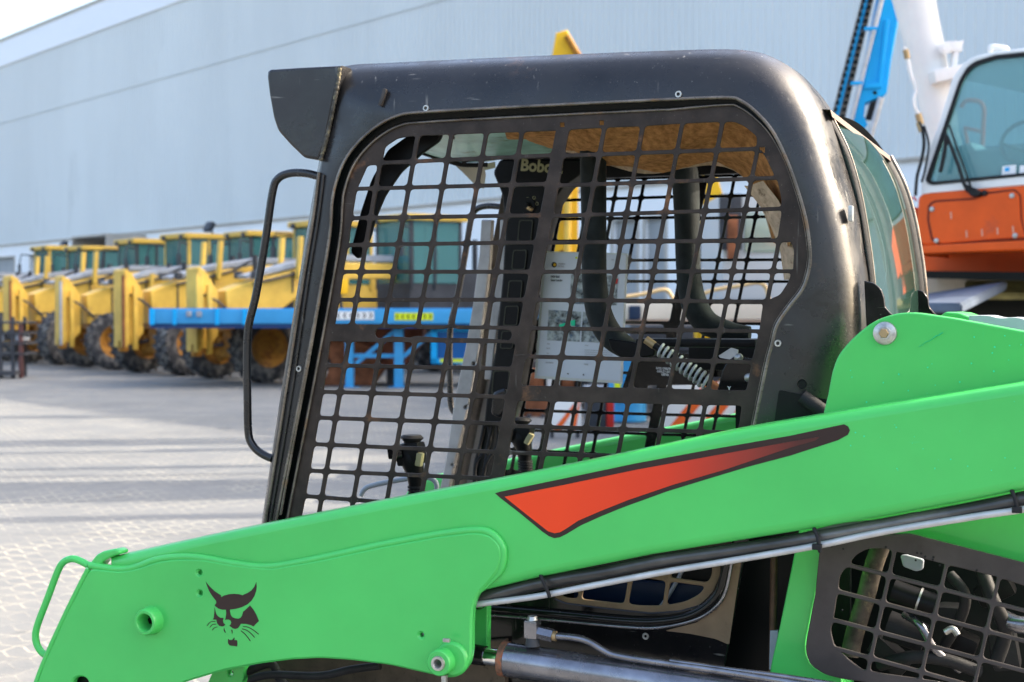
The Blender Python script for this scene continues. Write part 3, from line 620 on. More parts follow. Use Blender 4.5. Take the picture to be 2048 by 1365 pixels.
boxo('grease_nipple', P3(889,1362,WA-wi-.015), (.010, .010, .022), M['zinc'], arm, .003)
# decal
dk = [(990,987),(1000,984),(1130,957),(1273,927),(1430,898),(1580,872),(1688,849),(1696,853),(1700,861),(1696,870),(1676,881),(1580,912),(1500,933),(1420,957),(1332,984),(1244,1016),(1200,1034),(1162,1051),(1132,1069),(1120,1075),(1109,1077),(1098,1073),(1085,1064),(1040,1027),(1000,996)]
rd = [(1009,994),(1130,970),(1273,940),(1449,908),(1580,884),(1640,874),(1630,882),(1580,896),(1449,940),(1346,970),(1255,1001),(1200,1023),(1156,1042),(1132,1058),(1120,1065),(1109,1067),(1096,1063),(1050,1027)]
dec = plate(LF, 'wedge_decal', dk, WA-.0006, .0006, M['decal_dark'], arm)
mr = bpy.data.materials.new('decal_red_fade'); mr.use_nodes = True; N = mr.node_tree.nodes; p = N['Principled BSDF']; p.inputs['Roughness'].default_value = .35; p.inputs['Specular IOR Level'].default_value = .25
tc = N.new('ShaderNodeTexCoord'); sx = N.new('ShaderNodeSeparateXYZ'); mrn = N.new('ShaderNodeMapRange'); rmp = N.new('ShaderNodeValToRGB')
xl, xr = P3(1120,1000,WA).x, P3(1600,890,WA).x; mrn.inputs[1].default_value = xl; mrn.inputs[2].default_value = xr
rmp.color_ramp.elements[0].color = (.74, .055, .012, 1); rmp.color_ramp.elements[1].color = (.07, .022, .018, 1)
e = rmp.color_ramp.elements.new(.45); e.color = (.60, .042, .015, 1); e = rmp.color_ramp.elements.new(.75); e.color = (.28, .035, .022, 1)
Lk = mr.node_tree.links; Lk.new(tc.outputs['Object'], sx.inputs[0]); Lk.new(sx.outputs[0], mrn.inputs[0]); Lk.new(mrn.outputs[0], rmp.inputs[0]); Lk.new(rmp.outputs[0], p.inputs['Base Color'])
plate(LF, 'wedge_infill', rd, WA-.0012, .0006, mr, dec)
# animal head emblem
def E(pts): return [(380+x/7.583, 1130+y/7.583) for x, y in pts]
def sm(pts, n=4): return [tuple(p) for p in cr(pts, n, True)]
hat = E([(238,258),(262,290),(310,345),(370,400),(430,440),(466,462),(470,490),(520,465),(590,447),(670,441),(740,447),(803,464),(808,454),(870,430),(930,390),(975,335),(1004,262),(1010,330),(1000,400),(975,475),(930,545),(870,600),(790,642),(700,668),(610,680),(602,682),(606,720),(618,765),(640,795),(680,812),(730,818),(765,805),(790,770),(805,710),(820,700),(870,655),(908,617),(960,680),(1005,760),(1045,855),(1000,895),(962,937),(920,915),(850,898),(770,895),(750,930),(725,962),(685,975),(650,965),(615,940),(595,925),(615,905),(625,875),(615,848),(590,832),(560,830),(530,838),(540,800),(548,740),(545,682),(490,682),(430,665),(390,635),(372,612),(392,590),(400,570),(393,545),(340,480),(290,400),(258,320)])
emb = plate(LF, 'animal_emblem', hat, WA-wi-.0006, .0006, M['decal_dark'], arm)
for pl in ([(372,652),(380,690),(395,745),(420,780),(460,805),(508,806),(498,850),(505,880),(535,912),(510,932),(480,937),(440,925),(412,890),(402,850),(398,832),(348,832),(362,790),(368,720)],
           [(515,958),(525,990),(540,1035),(525,1025),(508,985)], [(622,985),(642,990),(645,1020),(637,1055),(630,1020)],
           [(575,1125),(600,1142),(640,1140),(668,1100),(675,1125),(668,1142),(712,1145),(718,1190),(712,1240),(660,1232),(600,1225),(575,1190)]):
    plate(LF, 'emblem_piece', E(pl), WA-wi-.0006, .0006, M['decal_dark'], emb)
for ln, wd in (([(255,928),(290,885),(330,862),(384,862)],7),([(298,952),(330,915),(360,903),(394,902)],7),([(335,995),(365,960),(412,942)],7),([(800,938),(870,945),(950,985),(1042,1056)],8),([(785,972),(850,990),(920,1040),(980,1105)],8),([(768,1000),(830,1050),(880,1110),(914,1158)],8)):
    c_ = [Vector(p) for p in cr(ln, 4)]; up_, dn_ = [], []
    for i, q in enumerate(c_):
        t = (c_[min(i+1, len(c_)-1)]-c_[max(i-1, 0)]).normalized(); n_ = Vector((-t.y, t.x))*wd*.75*(1 if 0 < i < len(c_)-1 else .6); up_.append(tuple(q+n_)); dn_.append(tuple(q-n_))
    plate(LF, 'whisker', E(up_+dn_[::-1]), WA-wi-.0006, .0006, M['decal_dark'], emb)
# paint chips on tower and arm
chm = mat('mint_primer', (.02, .62, .32), .5)
def chip(x, y, w, r):
    q = P3(x, y, w-.0004); bm = bmesh.new(); vs = [bm.verts.new(q+Vector((r*math.cos(a)*random.uniform(.6, 1.3), 0, r*math.sin(a)*random.uniform(.6, 1.3)))) for a in [k*math.pi/3 for k in range(6)]]; bm.faces.new(vs[::-1])
    me = bpy.data.meshes.new('c'); bm.to_mesh(me); bm.free(); link('paint_chip', me, chm, tower if w > -.15 else arm, smooth=None)
for k in range(46):
    x = random.uniform(1700, 2045); y = random.uniform(660, 950)
    if y < 650+(x-1900)*.18: continue
    yl = 985-(x-1000)*.186
    if y < yl-36: chip(x, y, -.101, random.uniform(.0006, .0018))
    elif y > yl+4: chip(x, y, WA, random.uniform(.0006, .0016))
sc_ = [P3(1838+k*3.2, 694-k*1.9+random.uniform(-1.5, 1.5), -.1005) for k in range(16)]
bm = bmesh.new(); tube_bm(bm, sc_, [.0008+.0016*(k/15)*random.uniform(.5, 1.3) for k in range(16)], 5, flat=.3); link('paint_scratch', bm_out(bm), chm, tower, smooth=None)
# far lift arm
WL = WC-2*0
farm = mirror_copy(arm, LD)
for o in (gp,): mirror_copy(o, farm)
# ---- pipes and hose under the arm, zip ties
hose = ptube(LF, 'hydraulic_hose', [(935,1204,-.17),(957,1198,-.17),(1010,1185,-.17),(1075,1169,-.17),(1140,1156,-.17),(1210,1145,-.17),(1330,1121,-.17),(1467,1102,-.17),(1633,1076,-.17),(1767,1052,-.17),(1900,1028,-.17),(2021,1004,-.17),(2200,965,-.17)], .0128, M['hose'], LD, n=8, seg=16)
pipe = ptube(LF, 'grey_pipe', [(935,1215,-.185),(955,1209,-.185),(1075,1193,-.185),(1183,1172,-.185),(1330,1144,-.185),(1467,1121,-.185),(1633,1092,-.185),(1767,1064,-.185),(1954,1033,-.185),(2048,1019,-.185),(2200,990,-.185)], .0058, M['white_metal'], LD, n=8, seg=16)
ptube(LF, 'grey_pipe', [(1420,1128,-.15),(1640,1062,-.16),(1760,1044,-.16),(1830,1030,-.16)], .005, M['white_metal'], LD, n=6, seg=10)
def tie(x, y, dx, dy):
    ptube(LF, 'cable_tie', [(x-8,y-38,-.19),(x,y-18,-.197),(x+dx,y,-.197),(x+dx+3,y+10,-.197)], .0035, M['rubber'], LD, seg=8)
tie(1088,1185,8,0); tie(1636,1095,2,0); tie(2030,1016,4,0)
for x, y in ((1634,1094),(2034,1020)): boxo('cable_tie_head', P3(x, y, -.198), (.016, .012, .010), M['rubber'], LD, .002)
ring('hose_cuff', P3(957,1202,-.17), [(.0155,-.006),(.0165,.0),(.0155,.006)], M['rubber'], LD, 20)
# ---- hydraulic lift cylinder
HC = bpy.data.objects.new('hydraulic_cylinder', None); COL.objects.link(HC); HC.parent = LD
WH = -.13
a0, a1 = P3(1000,1317,WH), P3(1700,1424,WH); dd = (a1-a0).normalized()
tube('barrel', [a0, a0+dd*.004, a0+dd*.02, a1], [.026, .0315, .0325, .0325], M['steel'], HC, 40)
tube('chrome_rod', [a0-dd*.030, a0+dd*.01], .0165, M['chrome'], HC, 28)
tube('gland', [a0-dd*.060, a0-dd*.030], [.0195, .019], M['gloss_black'], HC, 28)
tube('rust_band', [a0+dd*.004, a0+dd*.016], .0332, mat('rusty_weld', (.22, .12, .08), .6, .4, .5, .5, 60, (.30, .08, .03), .5, 60), HC, 40)
f0 = P3(1065,1258,WH-.012)
boxo('elbow_fitting', f0+Vector((0, 0, .0)), (.026, .026, .034), M['steel'], HC, .005); ring('elbow_cap', f0+Vector((0, 0, .016)), [(.0001,0),(.001,0)], M['zinc'], HC, 6)
tube('elbow_fitting', [f0+Vector((0, 0, .014)), f0+Vector((0, 0, .024))], [.012, .009], M['zinc'], HC, 8)
tube('elbow_fitting', [f0+Vector((0, 0, -.032)), f0+Vector((0, 0, -.016))], [.014, .012], M['darkgrey'], HC, 14)
g0, g1 = P3(1077,1265,WH-.012), P3(1106,1272,WH-.012); tube('hex_nut', [g0, g1], .0125, M['steel'], HC, 6)
tube('hex_nut', [P3(1106,1272,WH-.012), P3(1113,1273,WH-.012)], .0095, M['brass'], HC, 12)
ptube(LF, 'steel_line', [(1108,1272,WH-.012),(1150,1276,WH-.012),(1178,1284,WH-.012),(1205,1300,WH-.012),(1235,1312,WH-.012),(1330,1327,WH-.012),(1450,1344,WH-.012),(1650,1376,WH-.012)], .0066, M['steel'], HC, n=6, seg=14)
ptube(LF, 'steel_line', [(1340,1322,WH-.01),(1450,1338,WH-.01),(1560,1352,WH-.01),(1700,1374,WH-.01)], .0045, M['steel'], HC, n=6, seg=12)
# ---- lower cab side with window, gap, green upright
low = [(930,1150),(1500,1075),(1484,1140),(1450,1330),(1440,1420),(930,1420)]
opn = [(1105,1195),(1130,1183),(1330,1148),(1440,1120),(1440,1150),(1425,1185),(1400,1210),(1360,1222),(1300,1226),(1200,1215),(1130,1206)]
lowp = plate(LF, 'lower_cab_panel', low, .02, .02, M['gloss_black'], LD, holes=[[tuple(p) for p in rnd(opn, 8)]], bev=.002)
goff = [(955,1216),(1100,1228),(1250,1242),(1320,1243),(1380,1232),(1420,1208),(1442,1175),(1455,1120)]
ptube(LF, 'window_seal', [(x, y, .014) for x, y in goff], .009, M['gloss_black'], lowp, n=8, seg=14)
ptube(LF, 'window_bead', [(x, y+(12 if i < 5 else 6), .012) if i < 4 else (x+9, y+(8 if i < 7 else 0), .012) for i, (x, y) in enumerate(goff)], .0038, M['steel'], lowp, n=8, seg=10)
tan = mat('dusty_frame', (.17, .12, .075), .55, 0, .4, .15, 12, (.08, .055, .035), .25, 30)  # black sheet whose tan ground reflection is painted into this colour
wc = [(((1080,1100),(1060,1260)),0),(((1165,1170),(1150,1230)),4),(((1262,1150),(1248,1230)),4),(((1342,1120),(1326,1230)),4),(((1450,1080),(1440,1260)),0)]
wr = [(((1080,1100),(1450,1100)),0),(((1240,1146),(1430,1172)),4),(((1080,1250),(1450,1250)),0)]
rgn = [(1120,1192),(1180,1176),(1330,1146),(1424,1128),(1424,1150),(1412,1172),(1398,1190),(1370,1204),(1330,1212),(1280,1212),(1200,1203),(1140,1197)]
plate(LF, 'window_grid', rnd([(1090,1200),(1130,1178),(1330,1140),(1446,1112),(1446,1150),(1428,1190),(1402,1214),(1360,1228),(1300,1232),(1200,1220)], 8), .024, .006, tan, lowp, holes=grid_holes(wc, wr, rgn, rad=9), bev=.001)
for x, y in ((1291,1273),): ring('rivet_nut', P3(x, y, .018), [(.0001,.004),(.003,.004),(.003,-.001),(.0062,-.001),(.0068,.001)], M['zinc'], lowp, 16)
plate(LF, 'dusty_border', rnd([(1452,1100),(1486,1096),(1458,1290),(1430,1278),(1380,1268),(1330,1262),(1395,1245),(1430,1215),(1448,1180)], 4), .0185, .001, tan, lowp)  # border carries the same painted ground reflection
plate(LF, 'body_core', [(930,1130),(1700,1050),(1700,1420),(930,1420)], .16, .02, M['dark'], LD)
boxo('duct', P3(1290,1190,.13), (.30, .02, .06), M['dkblue'], LD, .01)
ptube(LF, 'inner_cable', [(1375,1120,.1),(1350,1170,.1),(1320,1215,.1),(1290,1240,.1)], .004, M['grey'], LD, seg=8)
ptube(LF, 'inner_tube', [(1548,1110,.03),(1547,1180,.03),(1545,1300,.03),(1543,1400,.03)], .007, mat('brown_tube', (.07, .04, .025), .5, .3, .5, .4, 20), LD, seg=12)
plate(LF, 'hinge', [(1540,1262),(1556,1262),(1553,1340),(1538,1340)], .02, .01, M['grey'], LD, bev=.001)
upr = plate(LF, 'tail_upright', rnd([(1598,1060),(1660,1050),(1648,1100),(1628,1200),(1611,1285),(1612,1308),(1622,1330),(1650,1348),(1682,1354),(1700,1420),(1530,1420),(1542,1330),(1560,1250)], [0,0,0,0,14,8,8,8,4,0,0,0,0]), -.02, .10, M['green'], LD, bev=.003)
plate(LF, 'tail_side', [(1700,1068),(1820,1068),(2048,1127),(2330,1200),(2330,900),(1700,1000)], .0, .03, M['green'], LD, bev=.003)
# ---- engine grille
gc = [(((1640,1050),(1620,1400)),0),(((1787,1110),(1737,1335)),4),(((1895,1120),(1847,1330)),4),(((2001,1140),(1954,1348)),4),(((2108,1160),(2061,1368)),4),(((2250,1160),(2200,1368)),0)]
gr = [(((1650,1020),(2200,1020)),0),(((1708,1134),(2048,1222)),4),(((1679,1184.5),(2048,1283)),4),(((1668,1241),(2048,1343)),4),(((1668,1297),(2048,1402)),4),(((1650,1430),(2200,1530)),0)]
greg = [(1698,1128),(1712,1110),(1735,1098),(1767,1097),(1802,1106),(1885,1128),(1989,1153),(2048,1172),(2180,1215),(2180,1460),(2048,1410),(1900,1368),(1830,1357),(1760,1347),(1725,1340),(1700,1322),(1682,1306),(1668,1290),(1661,1262),(1668,1230),(1680,1150)]
gril = plate(LF, 'engine_grille', rnd([(1640,1090),(1700,1076),(1820,1068),(2048,1126),(2330,1196),(2330,1500),(2048,1430),(1900,1390),(1682,1358),(1650,1350),(1622,1332),(1612,1308),(1612,1285),(1630,1190)], [4,4,10,0,0,0,0,0,4,10,10,14,10,0]), -.045, .006, mat('bronze_grille', (.055, .048, .047), .38, .2, .5, .2, 10, (.04, .03, .03), .2, 25), LD, holes=grid_holes(gc, gr, greg, rad=9, minarea=120), bev=.0012)
for k in range(36):
    x = random.uniform(1630, 2040); y = random.choice([random.uniform(1085, 1125)+(x-1750)*.2, 1190+random.uniform(-60, 80)]); 
    if x > 1690 and not (y < 1100+(x-1750)*.26): continue
    if y < 1080+(x-1820)*.26: continue
    ring('speck', P3(x, y, -.046), [(.0001,-.001),(.0016,-.0005),(.002,.0)], M['rubber'], gril, 8)
EB = bpy.data.objects.new('engine_bay', None); COL.objects.link(EB); EB.parent = LD
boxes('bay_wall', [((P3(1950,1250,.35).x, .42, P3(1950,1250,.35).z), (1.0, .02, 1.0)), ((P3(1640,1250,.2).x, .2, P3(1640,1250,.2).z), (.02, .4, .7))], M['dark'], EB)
ptube(LF, 'exhaust_pipe', [(1765,1085,.06),(1748,1130,.06),(1730,1200,.06),(1710,1265,.06),(1700,1310,.06)], .017, mat('dirty_pipe', (.06, .05, .04), .6, .3, .4, .5, 30, (.20, .16, .09), .35, 40), EB, seg=18)
ptube(LF, 'intake_tube', [(1785,1182,.08),(1820,1195,.08),(1870,1212,.08)], .022, M['plastic'], EB, straight=True, seg=20)
ptube(LF, 'clamp', [(1836,1200,.08),(1840,1201.5,.08)], .0235, M['zinc'], EB, straight=True, seg=20)
ptube(LF, 'filter_can', [(1775,1250,.12),(1850,1278,.12)], .028, M['rubber'], EB, straight=True, seg=20)
for pts, r_, m_ in (([(1900,1150,.10),(1930,1190,.08),(1920,1240,.10),(1890,1290,.12)], .010, 'rubber'), ([(1960,1130,.1),(1985,1200,.07),(2010,1260,.09),(1990,1330,.1)], .013, 'rubber'), ([(1810,1230,.1),(1840,1250,.07),(1870,1300,.07),(1920,1340,.1)], .008, 'steel'), ([(1760,1330,.1),(1820,1315,.07),(1890,1320,.08),(1960,1345,.1)], .012, 'rubber'), ([(1890,1265,.06),(1905,1258,.06),(1915,1270,.06)], .006, 'zinc'), ([(2000,1235,.1),(2040,1250,.08),(2090,1245,.1)], .016, 'steel')):
    ptube(LF, 'engine_hose', pts, r_, M[m_], EB, n=6)
plate(LF, 'white_tag', rnd([(1800,1112),(1812,1110),(1848,1120),(1846,1140),(1832,1144),(1806,1134)], 5), .03, .01, M['grey'], EB, bev=.003)
for i, (x, y, sx_, sz_) in enumerate(((1905,1225,.05,.03),(1920,1290,.06,.05),(1780,1310,.08,.04),(1990,1180,.04,.07),(2010,1300,.07,.05))): boxo('engine_block', P3(x, y, .15+.02*i), (sx_, .06, sz_), M['plastic'] if i % 2 else M['rubber'], EB, .01, Matrix.Rotation(R(20*i), 3, 'Y'))
# ---- underside side plate and arm bits behind the nose plate
plate(LF, 'side_plate', [(470,1322),(1010,1280),(1010,1450),(430,1450)], .0, .02, M['mud'], LD, bev=.002)
plate(LF, 'pivot_lug', rnd([(430,1332),(490,1330),(485,1365),(470,1400),(400,1400)], 6), -.12, .02, M['green'], LD, bev=.002, holes=[circ(460,1347,6,12)])
ptube(LF, 'lower_hose', [(480,1350,-.1),(540,1328,-.1),(560,1360,-.1),(600,1400,-.1)], .009, M['rubber'], LD)
ptube(LF, 'lower_hose', [(500,1360,-.12),(540,1350,-.12),(640,1352,-.12),(700,1340,-.12),(760,1332,-.12)], .008, M['rubber'], LD)
plate(LF, 'nose_inner', rnd([(940,1205),(975,1212),(974,1310),(950,1330),(938,1330)], 3), -.10, .02, M['green'], LD, bev=.002)
# ---- body, tracks so that the machine stands on the ground
zl = P3(1000,1400,.1).z
boxes('chassis', [((.15, WC/2, .50), (1.7, .8, .4)), ], M['darkgrey'], LD, .03)
for w_, in ((-.12,), (WC+.12,)):
    for x_ in (-.38, .62):
        tyr = ring('wheel', (0, 0, 0), [(.0001,-.08),(.17,-.08),(.20,-.10),(.36,-.11),(.40,-.08),(.41,.0),(.40,.08),(.36,.11),(.20,.10),(.0001,.08)], M['tyre'], LD, 32)
        for v in tyr.data.vertices: v.co += Vector((x_, w_, .41))
# ---- information sheets hanging on the far screen (a thing of its own)
SH = root('information_sheet', LF.mat, 'laminated white information sheet with small photos hung inside the black cab', 'information sheet')
WS = WC-.10
pa = plate(LF, 'sheet', [(1092,506),(1252,510),(1241,763),(1074,752)], WS, .002, M['paper'], SH)
plate(LF, 'sleeve_edge', [(1087,503),(1256,507),(1245,768),(1069,757)], WS+.003, .0006, mat('clear_sleeve', (.62, .64, .60), .15), SH)
pic = mat('sheet_photo', (.26, .29, .29), .4, 0, .5, .9, 60, (.05, .12, .22), .35, 45)
plate(LF, 'photo', [(1097,620),(1163,624),(1159,684),(1094,681)], WS-.001, .0006, pic, SH)
plate(LF, 'photo', [(1166,624),(1225,627),(1221,687),(1162,684)], WS-.001, .0006, pic, SH)
plate(LF, 'photo', [(1142,549),(1235,552),(1233,611),(1140,608)], WS-.001, .0006, pic, SH)
plate(LF, 'photo_red_block', [(1229,558),(1236,558),(1235,568),(1229,568)], WS-.0018, .0006, M['red'], SH)
plate(LF, 'photo_green_block', [(1118,650),(1130,646),(1130,653),(1119,655)], WS-.0018, .0006, bpy.data.materials['mint_primer'], SH)
plate(LF, 'photo_green_block', [(1141,642),(1150,640),(1150,652),(1142,652)], WS-.0018, .0006, bpy.data.materials['mint_primer'], SH)
ring('globe_emblem', P3(1108.5,530,WS-.001), [(.0001,-.0006),(.0075,-.0006),(.0075,0)], M['print'], SH, 20)
ring('globe_spot', P3(1109.5,530,WS-.002), [(.0001,-.0006),(.004,-.0006),(.004,0)], M['yellow2'], SH, 12)
ring('globe_spot', P3(1106,527,WS-.002), [(.0001,-.0008),(.0025,-.0008),(.0025,0)], M['dkblue'], SH, 12)
for s, x, y, h, mm in (('DOLMAN',1116,529.5,3.2,M['grey_print']),('WORLD',1116,534.5,3.2,M['grey_print']),('S450 Skid',1101.5,555.5,4.2,M['print']),('Steer Loader',1101.5,562.5,4.2,M['print']),('2280',1222,521,2.6,M['grey_print']),('Make',1094,689,2.6,M['grey_print']),('Model',1093,698,2.6,M['grey_print']),('Year',1093,708,2.6,M['grey_print']),('Hours',1170,692,2.6,M['grey_print']),('Serial Number',1091,726.5,2.6,M['grey_print']),('Weight',1168,730,2.6,M['grey_print'])):
    text_on(LF, 'lettering', s, x, y, WS-.0016, h, mm, SH, rot=R(-2), bold=.02, xs=.8)
for k in range(4): plate(LF, 'small_print', [(1169,700+k*4),(1225,702+k*4),(1225,703+k*4),(1169,701+k*4)], WS-.0016, .0004, M['grey_print'], SH)
for x, y in ((1136,748),(1167,750)): ring('punch_hole', P3(x, y, WS-.001), [(.0001,-.0006),(.0022,-.0006),(.0022,0)], M['print'], SH, 12)
ring('pin', P3(1153,516,WS-.001), [(.0001,-.003),(.003,-.002),(.003,0)], M['lime'], SH, 10)
# ================================================================ THE SETTING AND THE YARD
def st(name, me, m): o = link(name, me, m, smooth=None); o['kind'] = 'structure'; return o
# ground: one sheet of interlocking pavers
gm = bpy.data.materials.new('interlocking_pavers'); gm.use_nodes = True; t = gm.node_tree; N = t.nodes; Lk = t.links; p = N['Principled BSDF']; p.inputs['Roughness'].default_value = .75; p.inputs['Specular IOR Level'].default_value = .25
tc = N.new('ShaderNodeTexCoord'); mp = N.new('ShaderNodeMapping'); mp.inputs['Rotation'].default_value = (0, 0, R(38)); Lk.new(tc.outputs['Object'], mp.inputs[0])
sx = N.new('ShaderNodeSeparateXYZ'); Lk.new(mp.outputs[0], sx.inputs[0])
def mth(op, a, b=None, c=None):
    n = N.new('ShaderNodeMath'); n.operation = op
    for i, v in enumerate((a, b, c)):
        if v is None: continue
        if hasattr(v, 'is_output'): Lk.new(v, n.inputs[i])
        else: n.inputs[i].default_value = v
    return n.outputs[0]
def zig(v, amp, per): return mth('MULTIPLY', mth('PINGPONG', v, per), amp)
xx, yy = sx.outputs[0], sx.outputs[1]
x2 = mth('ADD', xx, zig(yy, .38, .11)); y2 = mth('ADD', yy, zig(xx, .38, .11))
cx = mth('ABSOLUTE', mth('SUBTRACT', mth('FRACT', mth('DIVIDE', x2, .22)), .5)); cy = mth('ABSOLUTE', mth('SUBTRACT', mth('FRACT', mth('DIVIDE', y2, .11)), .5))
jx = mth('GREATER_THAN', cx, .47); jy = mth('GREATER_THAN', cy, .44)
joint = mth('MAXIMUM', jx, jy)
def nz(sc, det=5, ro=.6, src=None):
    n = N.new('ShaderNodeTexNoise'); n.inputs['Scale'].default_value = sc; n.inputs['Detail'].default_value = det; n.inputs['Roughness'].default_value = ro; Lk.new(src or tc.outputs['Object'], n.inputs['Vector']); return n.outputs['Fac']
def mix(f, a, b):
    m = N.new('ShaderNodeMix'); m.data_type = 'RGBA'
    for v, i in ((f, 0), (a, 6), (b, 7)):
        if hasattr(v, 'is_output'): Lk.new(v, m.inputs[i])
        else: m.inputs[i].default_value = v
    return m.outputs[2]
def mr_(f, a, b, c=0, d=1):
    n = N.new('ShaderNodeMapRange'); n.inputs[1].default_value = a; n.inputs[2].default_value = b; n.inputs[3].default_value = c; n.inputs[4].default_value = d; Lk.new(f, n.inputs[0]); return n.outputs[0]
base = mix(mr_(nz(.35, 6), .35, .65), (.108, .113, .114, 1), (.148, .152, .15, 1))
base = mix(mr_(nz(5, 6, .7), .4, .7), base, (.165, .165, .155, 1))
base = mix(mth('MULTIPLY', joint, mr_(nz(1.3, 4), .42, .62, .1, .8)), base, (.42, .39, .30, 1))
base = mix(mr_(nz(.9, 8, .75), .60, .75, 0, .6), base, (.09, .088, .085, 1))
m3 = N.new('ShaderNodeMapping'); m3.inputs['Rotation'].default_value = (0, 0, R(-12)); m3.inputs['Scale'].default_value = (.08, 1.6, 1); Lk.new(tc.outputs['Object'], m3.inputs[0])
base = mix(mr_(nz(1.1, 4, .6, m3.outputs[0]), .58, .70, 0, .35), base, (.085, .083, .08, 1))
base = mix(mr_(nz(2.2, 2, .4), .70, .76, 0, .6), base, (.06, .058, .055, 1))
Lk.new(base, p.inputs['Base Color'])
h = mth('ADD', mth('MULTIPLY', joint, mr_(nz(7, 3), .35, .65, -.5, 1.4)), mth('MULTIPLY', nz(40, 3), .5))
b = N.new('ShaderNodeBump'); b.inputs['Strength'].default_value = .5; b.inputs['Distance'].default_value = .008; Lk.new(h, b.inputs['Height']); Lk.new(b.outputs[0], p.inputs['Normal'])
gme = bpy.data.meshes.new('g'); gme.from_pydata([(-400,-60,0),(400,-60,0),(400,600,0),(-400,600,0)], [], [(0,1,2,3)]); st('ground', gme, gm)

# ---- warehouse
BP = Vector((-36, 100, 0)); BU = Vector((.635, -.772, 0)).normalized(); BN = Vector((-.772, -.635, 0)).normalized()     # wall line runs towards the right and nearer; BN faces the yard
S0, S1 = -60, 112
def bmat():
    m = Matrix.Identity(4); m.col[0] = (*BU, 0); m.col[1] = (*(-BN), 0); m.col[2] = (0, 0, 1, 0); m.translation = BP; return m
BM = bmat()                              # local: x along the wall, y into the building, z up
def bs(px): d = ray(px, 617); k = (BP.dot(BN))/(d.dot(BN)); return (d*k-BP).dot(BU)      # wall coordinate of a pixel column
def bz(px, py): d = ray(px, py); k = (BP.dot(BN))/(d.dot(BN)); return CAMZ+d.z*k
WHS = root('warehouse', BM, 'huge warehouse with ribbed blue-grey cladding over a white base wall and shutter doors', 'warehouse')
def ribbed(z0, z1, y=0., pitch=.32, d=.045):
    V = []; Fc = []; k = 0; x = S0
    while x < S1:
        for dx, dy in ((0, 0), (.18, 0), (.21, -d), (.29, -d)): V += [(x+dx, y+dy, z0), (x+dx, y+dy, z1)]
        x += pitch
    n = len(V)//2
    Fc = [(2*i, 2*i+2, 2*i+3, 2*i+1) for i in range(n-1)]
    me = bpy.data.meshes.new('r'); me.from_pydata(V, [], Fc); me.update(); return me
zb0 = bz(0, 492); zseam = bz(0, 248); zt0 = bz(0, 136); zp = bz(0, 86)
link('cladding', ribbed(zb0, zseam-.04), M['clad'], WHS, smooth=None); link('cladding', ribbed(zseam, zt0, -.02), M['clad'], WHS, smooth=None)
boxo('cladding_seam', ((S0+S1)/2, -.03, zseam-.02), (S1-S0, .05, .035), mat('seam_flashing', (.60, .62, .60), .5), WHS)
boxo('parapet', ((S0+S1)/2, .12, (zt0+zp)/2+.003), (S1-S0, .5, zp-zt0), M['clad_white'], WHS)
boxo('coping', ((S0+S1)/2, .1, zp+.08), (S1-S0, .62, .15), mat('coping_metal', (.42, .40, .33), .5), WHS)
boxo('drip_flashing', ((S0+S1)/2, -.04, zb0), (S1-S0, .16, .10), M['beige'], WHS)
# base wall with door openings
doors = [(-30, 30, 517), (62, 80, 512), (100, 166, 507), (185, 203, 502), (330, 350, 491), (395, 420, 484), (440, 466, 482), (640, 700, 478), (1226, 1274, 440), (1290, 1330, 436)]
openings = sorted([(bs(a), bs(b), bz((a+b)/2, t_)) for a, b, t_ in doors])
xs_ = S0; lst = []; 
for a, b_, zt_ in openings:
    lst.append((((xs_+a)/2, .15, zb0/2), (a-xs_, .3, zb0))); lst.append((((a+b_)/2, .15, (zt_+zb0)/2), (b_-a, .3, zb0-zt_))); xs_ = b_
lst.append((((xs_+S1)/2, .15, zb0/2), (S1-xs_, .3, zb0)))
boxes('base_wall', lst, M['wallwhite'], WHS)
for a, b_, zt_ in openings:
    bm = bmesh.new(); n = max(4, int(zt_/.12))
    for k in range(n): box_bm(bm, Vector(((a+b_)/2, .2+(k % 2)*.012, zt_*(k+.5)/n)), (b_-a, .05, zt_/n))
    sh = link('shutter_door', bm_out(bm), M['shutter'], WHS)
    boxes('door_frame', [(((a+b_)/2, -.02, zt_+.05), (b_-a+.2, .06, .12)), ((a-.06, -.02, zt_/2), (.1, .06, zt_)), ((b_+.06, -.02, zt_/2), (.1, .06, zt_))], M['beige'], sh)
boxo('roof_slab', ((S0+S1)/2, 20, zt0-.3), (S1-S0, 40, .5), M['clad_white'], WHS)
boxo('back_wall', ((S0+S1)/2, 40, zt0/2), (S1-S0, .3, zt0), M['wallwhite'], WHS)
boxes('end_wall', [((S0, 20, zt0/2), (.3, 40, zt0)), ((S1, 20, zt0/2), (.3, 40, zt0))], M['wallwhite'], WHS)
# box-shaped dock hood and the floodlights on the wall
a, b_ = bs(222), bs(292); zt_ = bz(222, 478)
boxes('dock_hood', [(((a+b_)/2, -1.2, zt_), (b_-a, 2.4, .12)), ((a, -1.2, zt_/2+1.2), (.12, 2.4, zt_-2.4)), ((b_+.02, -1.2, zt_/2+1.2), (.12, 2.4, zt_-2.4))], M['beige'], WHS)
boxo('dock_recess', ((a+b_)/2, -.06, zt_/2+1.), (b_-a-.2, .06, zt_-2.2), M['darkgrey'], WHS)
for px, py in ((165, 492), (461, 456)):
    s_ = bs(px); z_ = bz(px, py)
    fl = boxo('floodlight', (s_, -1.2, z_), (.7, .25, .5), M['darkgrey'], WHS, .03, Matrix.Rotation(R(-30), 3, 'X'))
    tube('floodlight_arm', [Vector((s_+.3, -.02, z_-1.2)), Vector((s_+.3, -1.0, z_-.6)), Vector((s_, -1.2, z_))], .06, M['darkgrey'], fl)
    boxo('control_box', (s_+.4, -.2, z_-1.7), (.8, .3, 1.3), M['beige'], fl, .02)

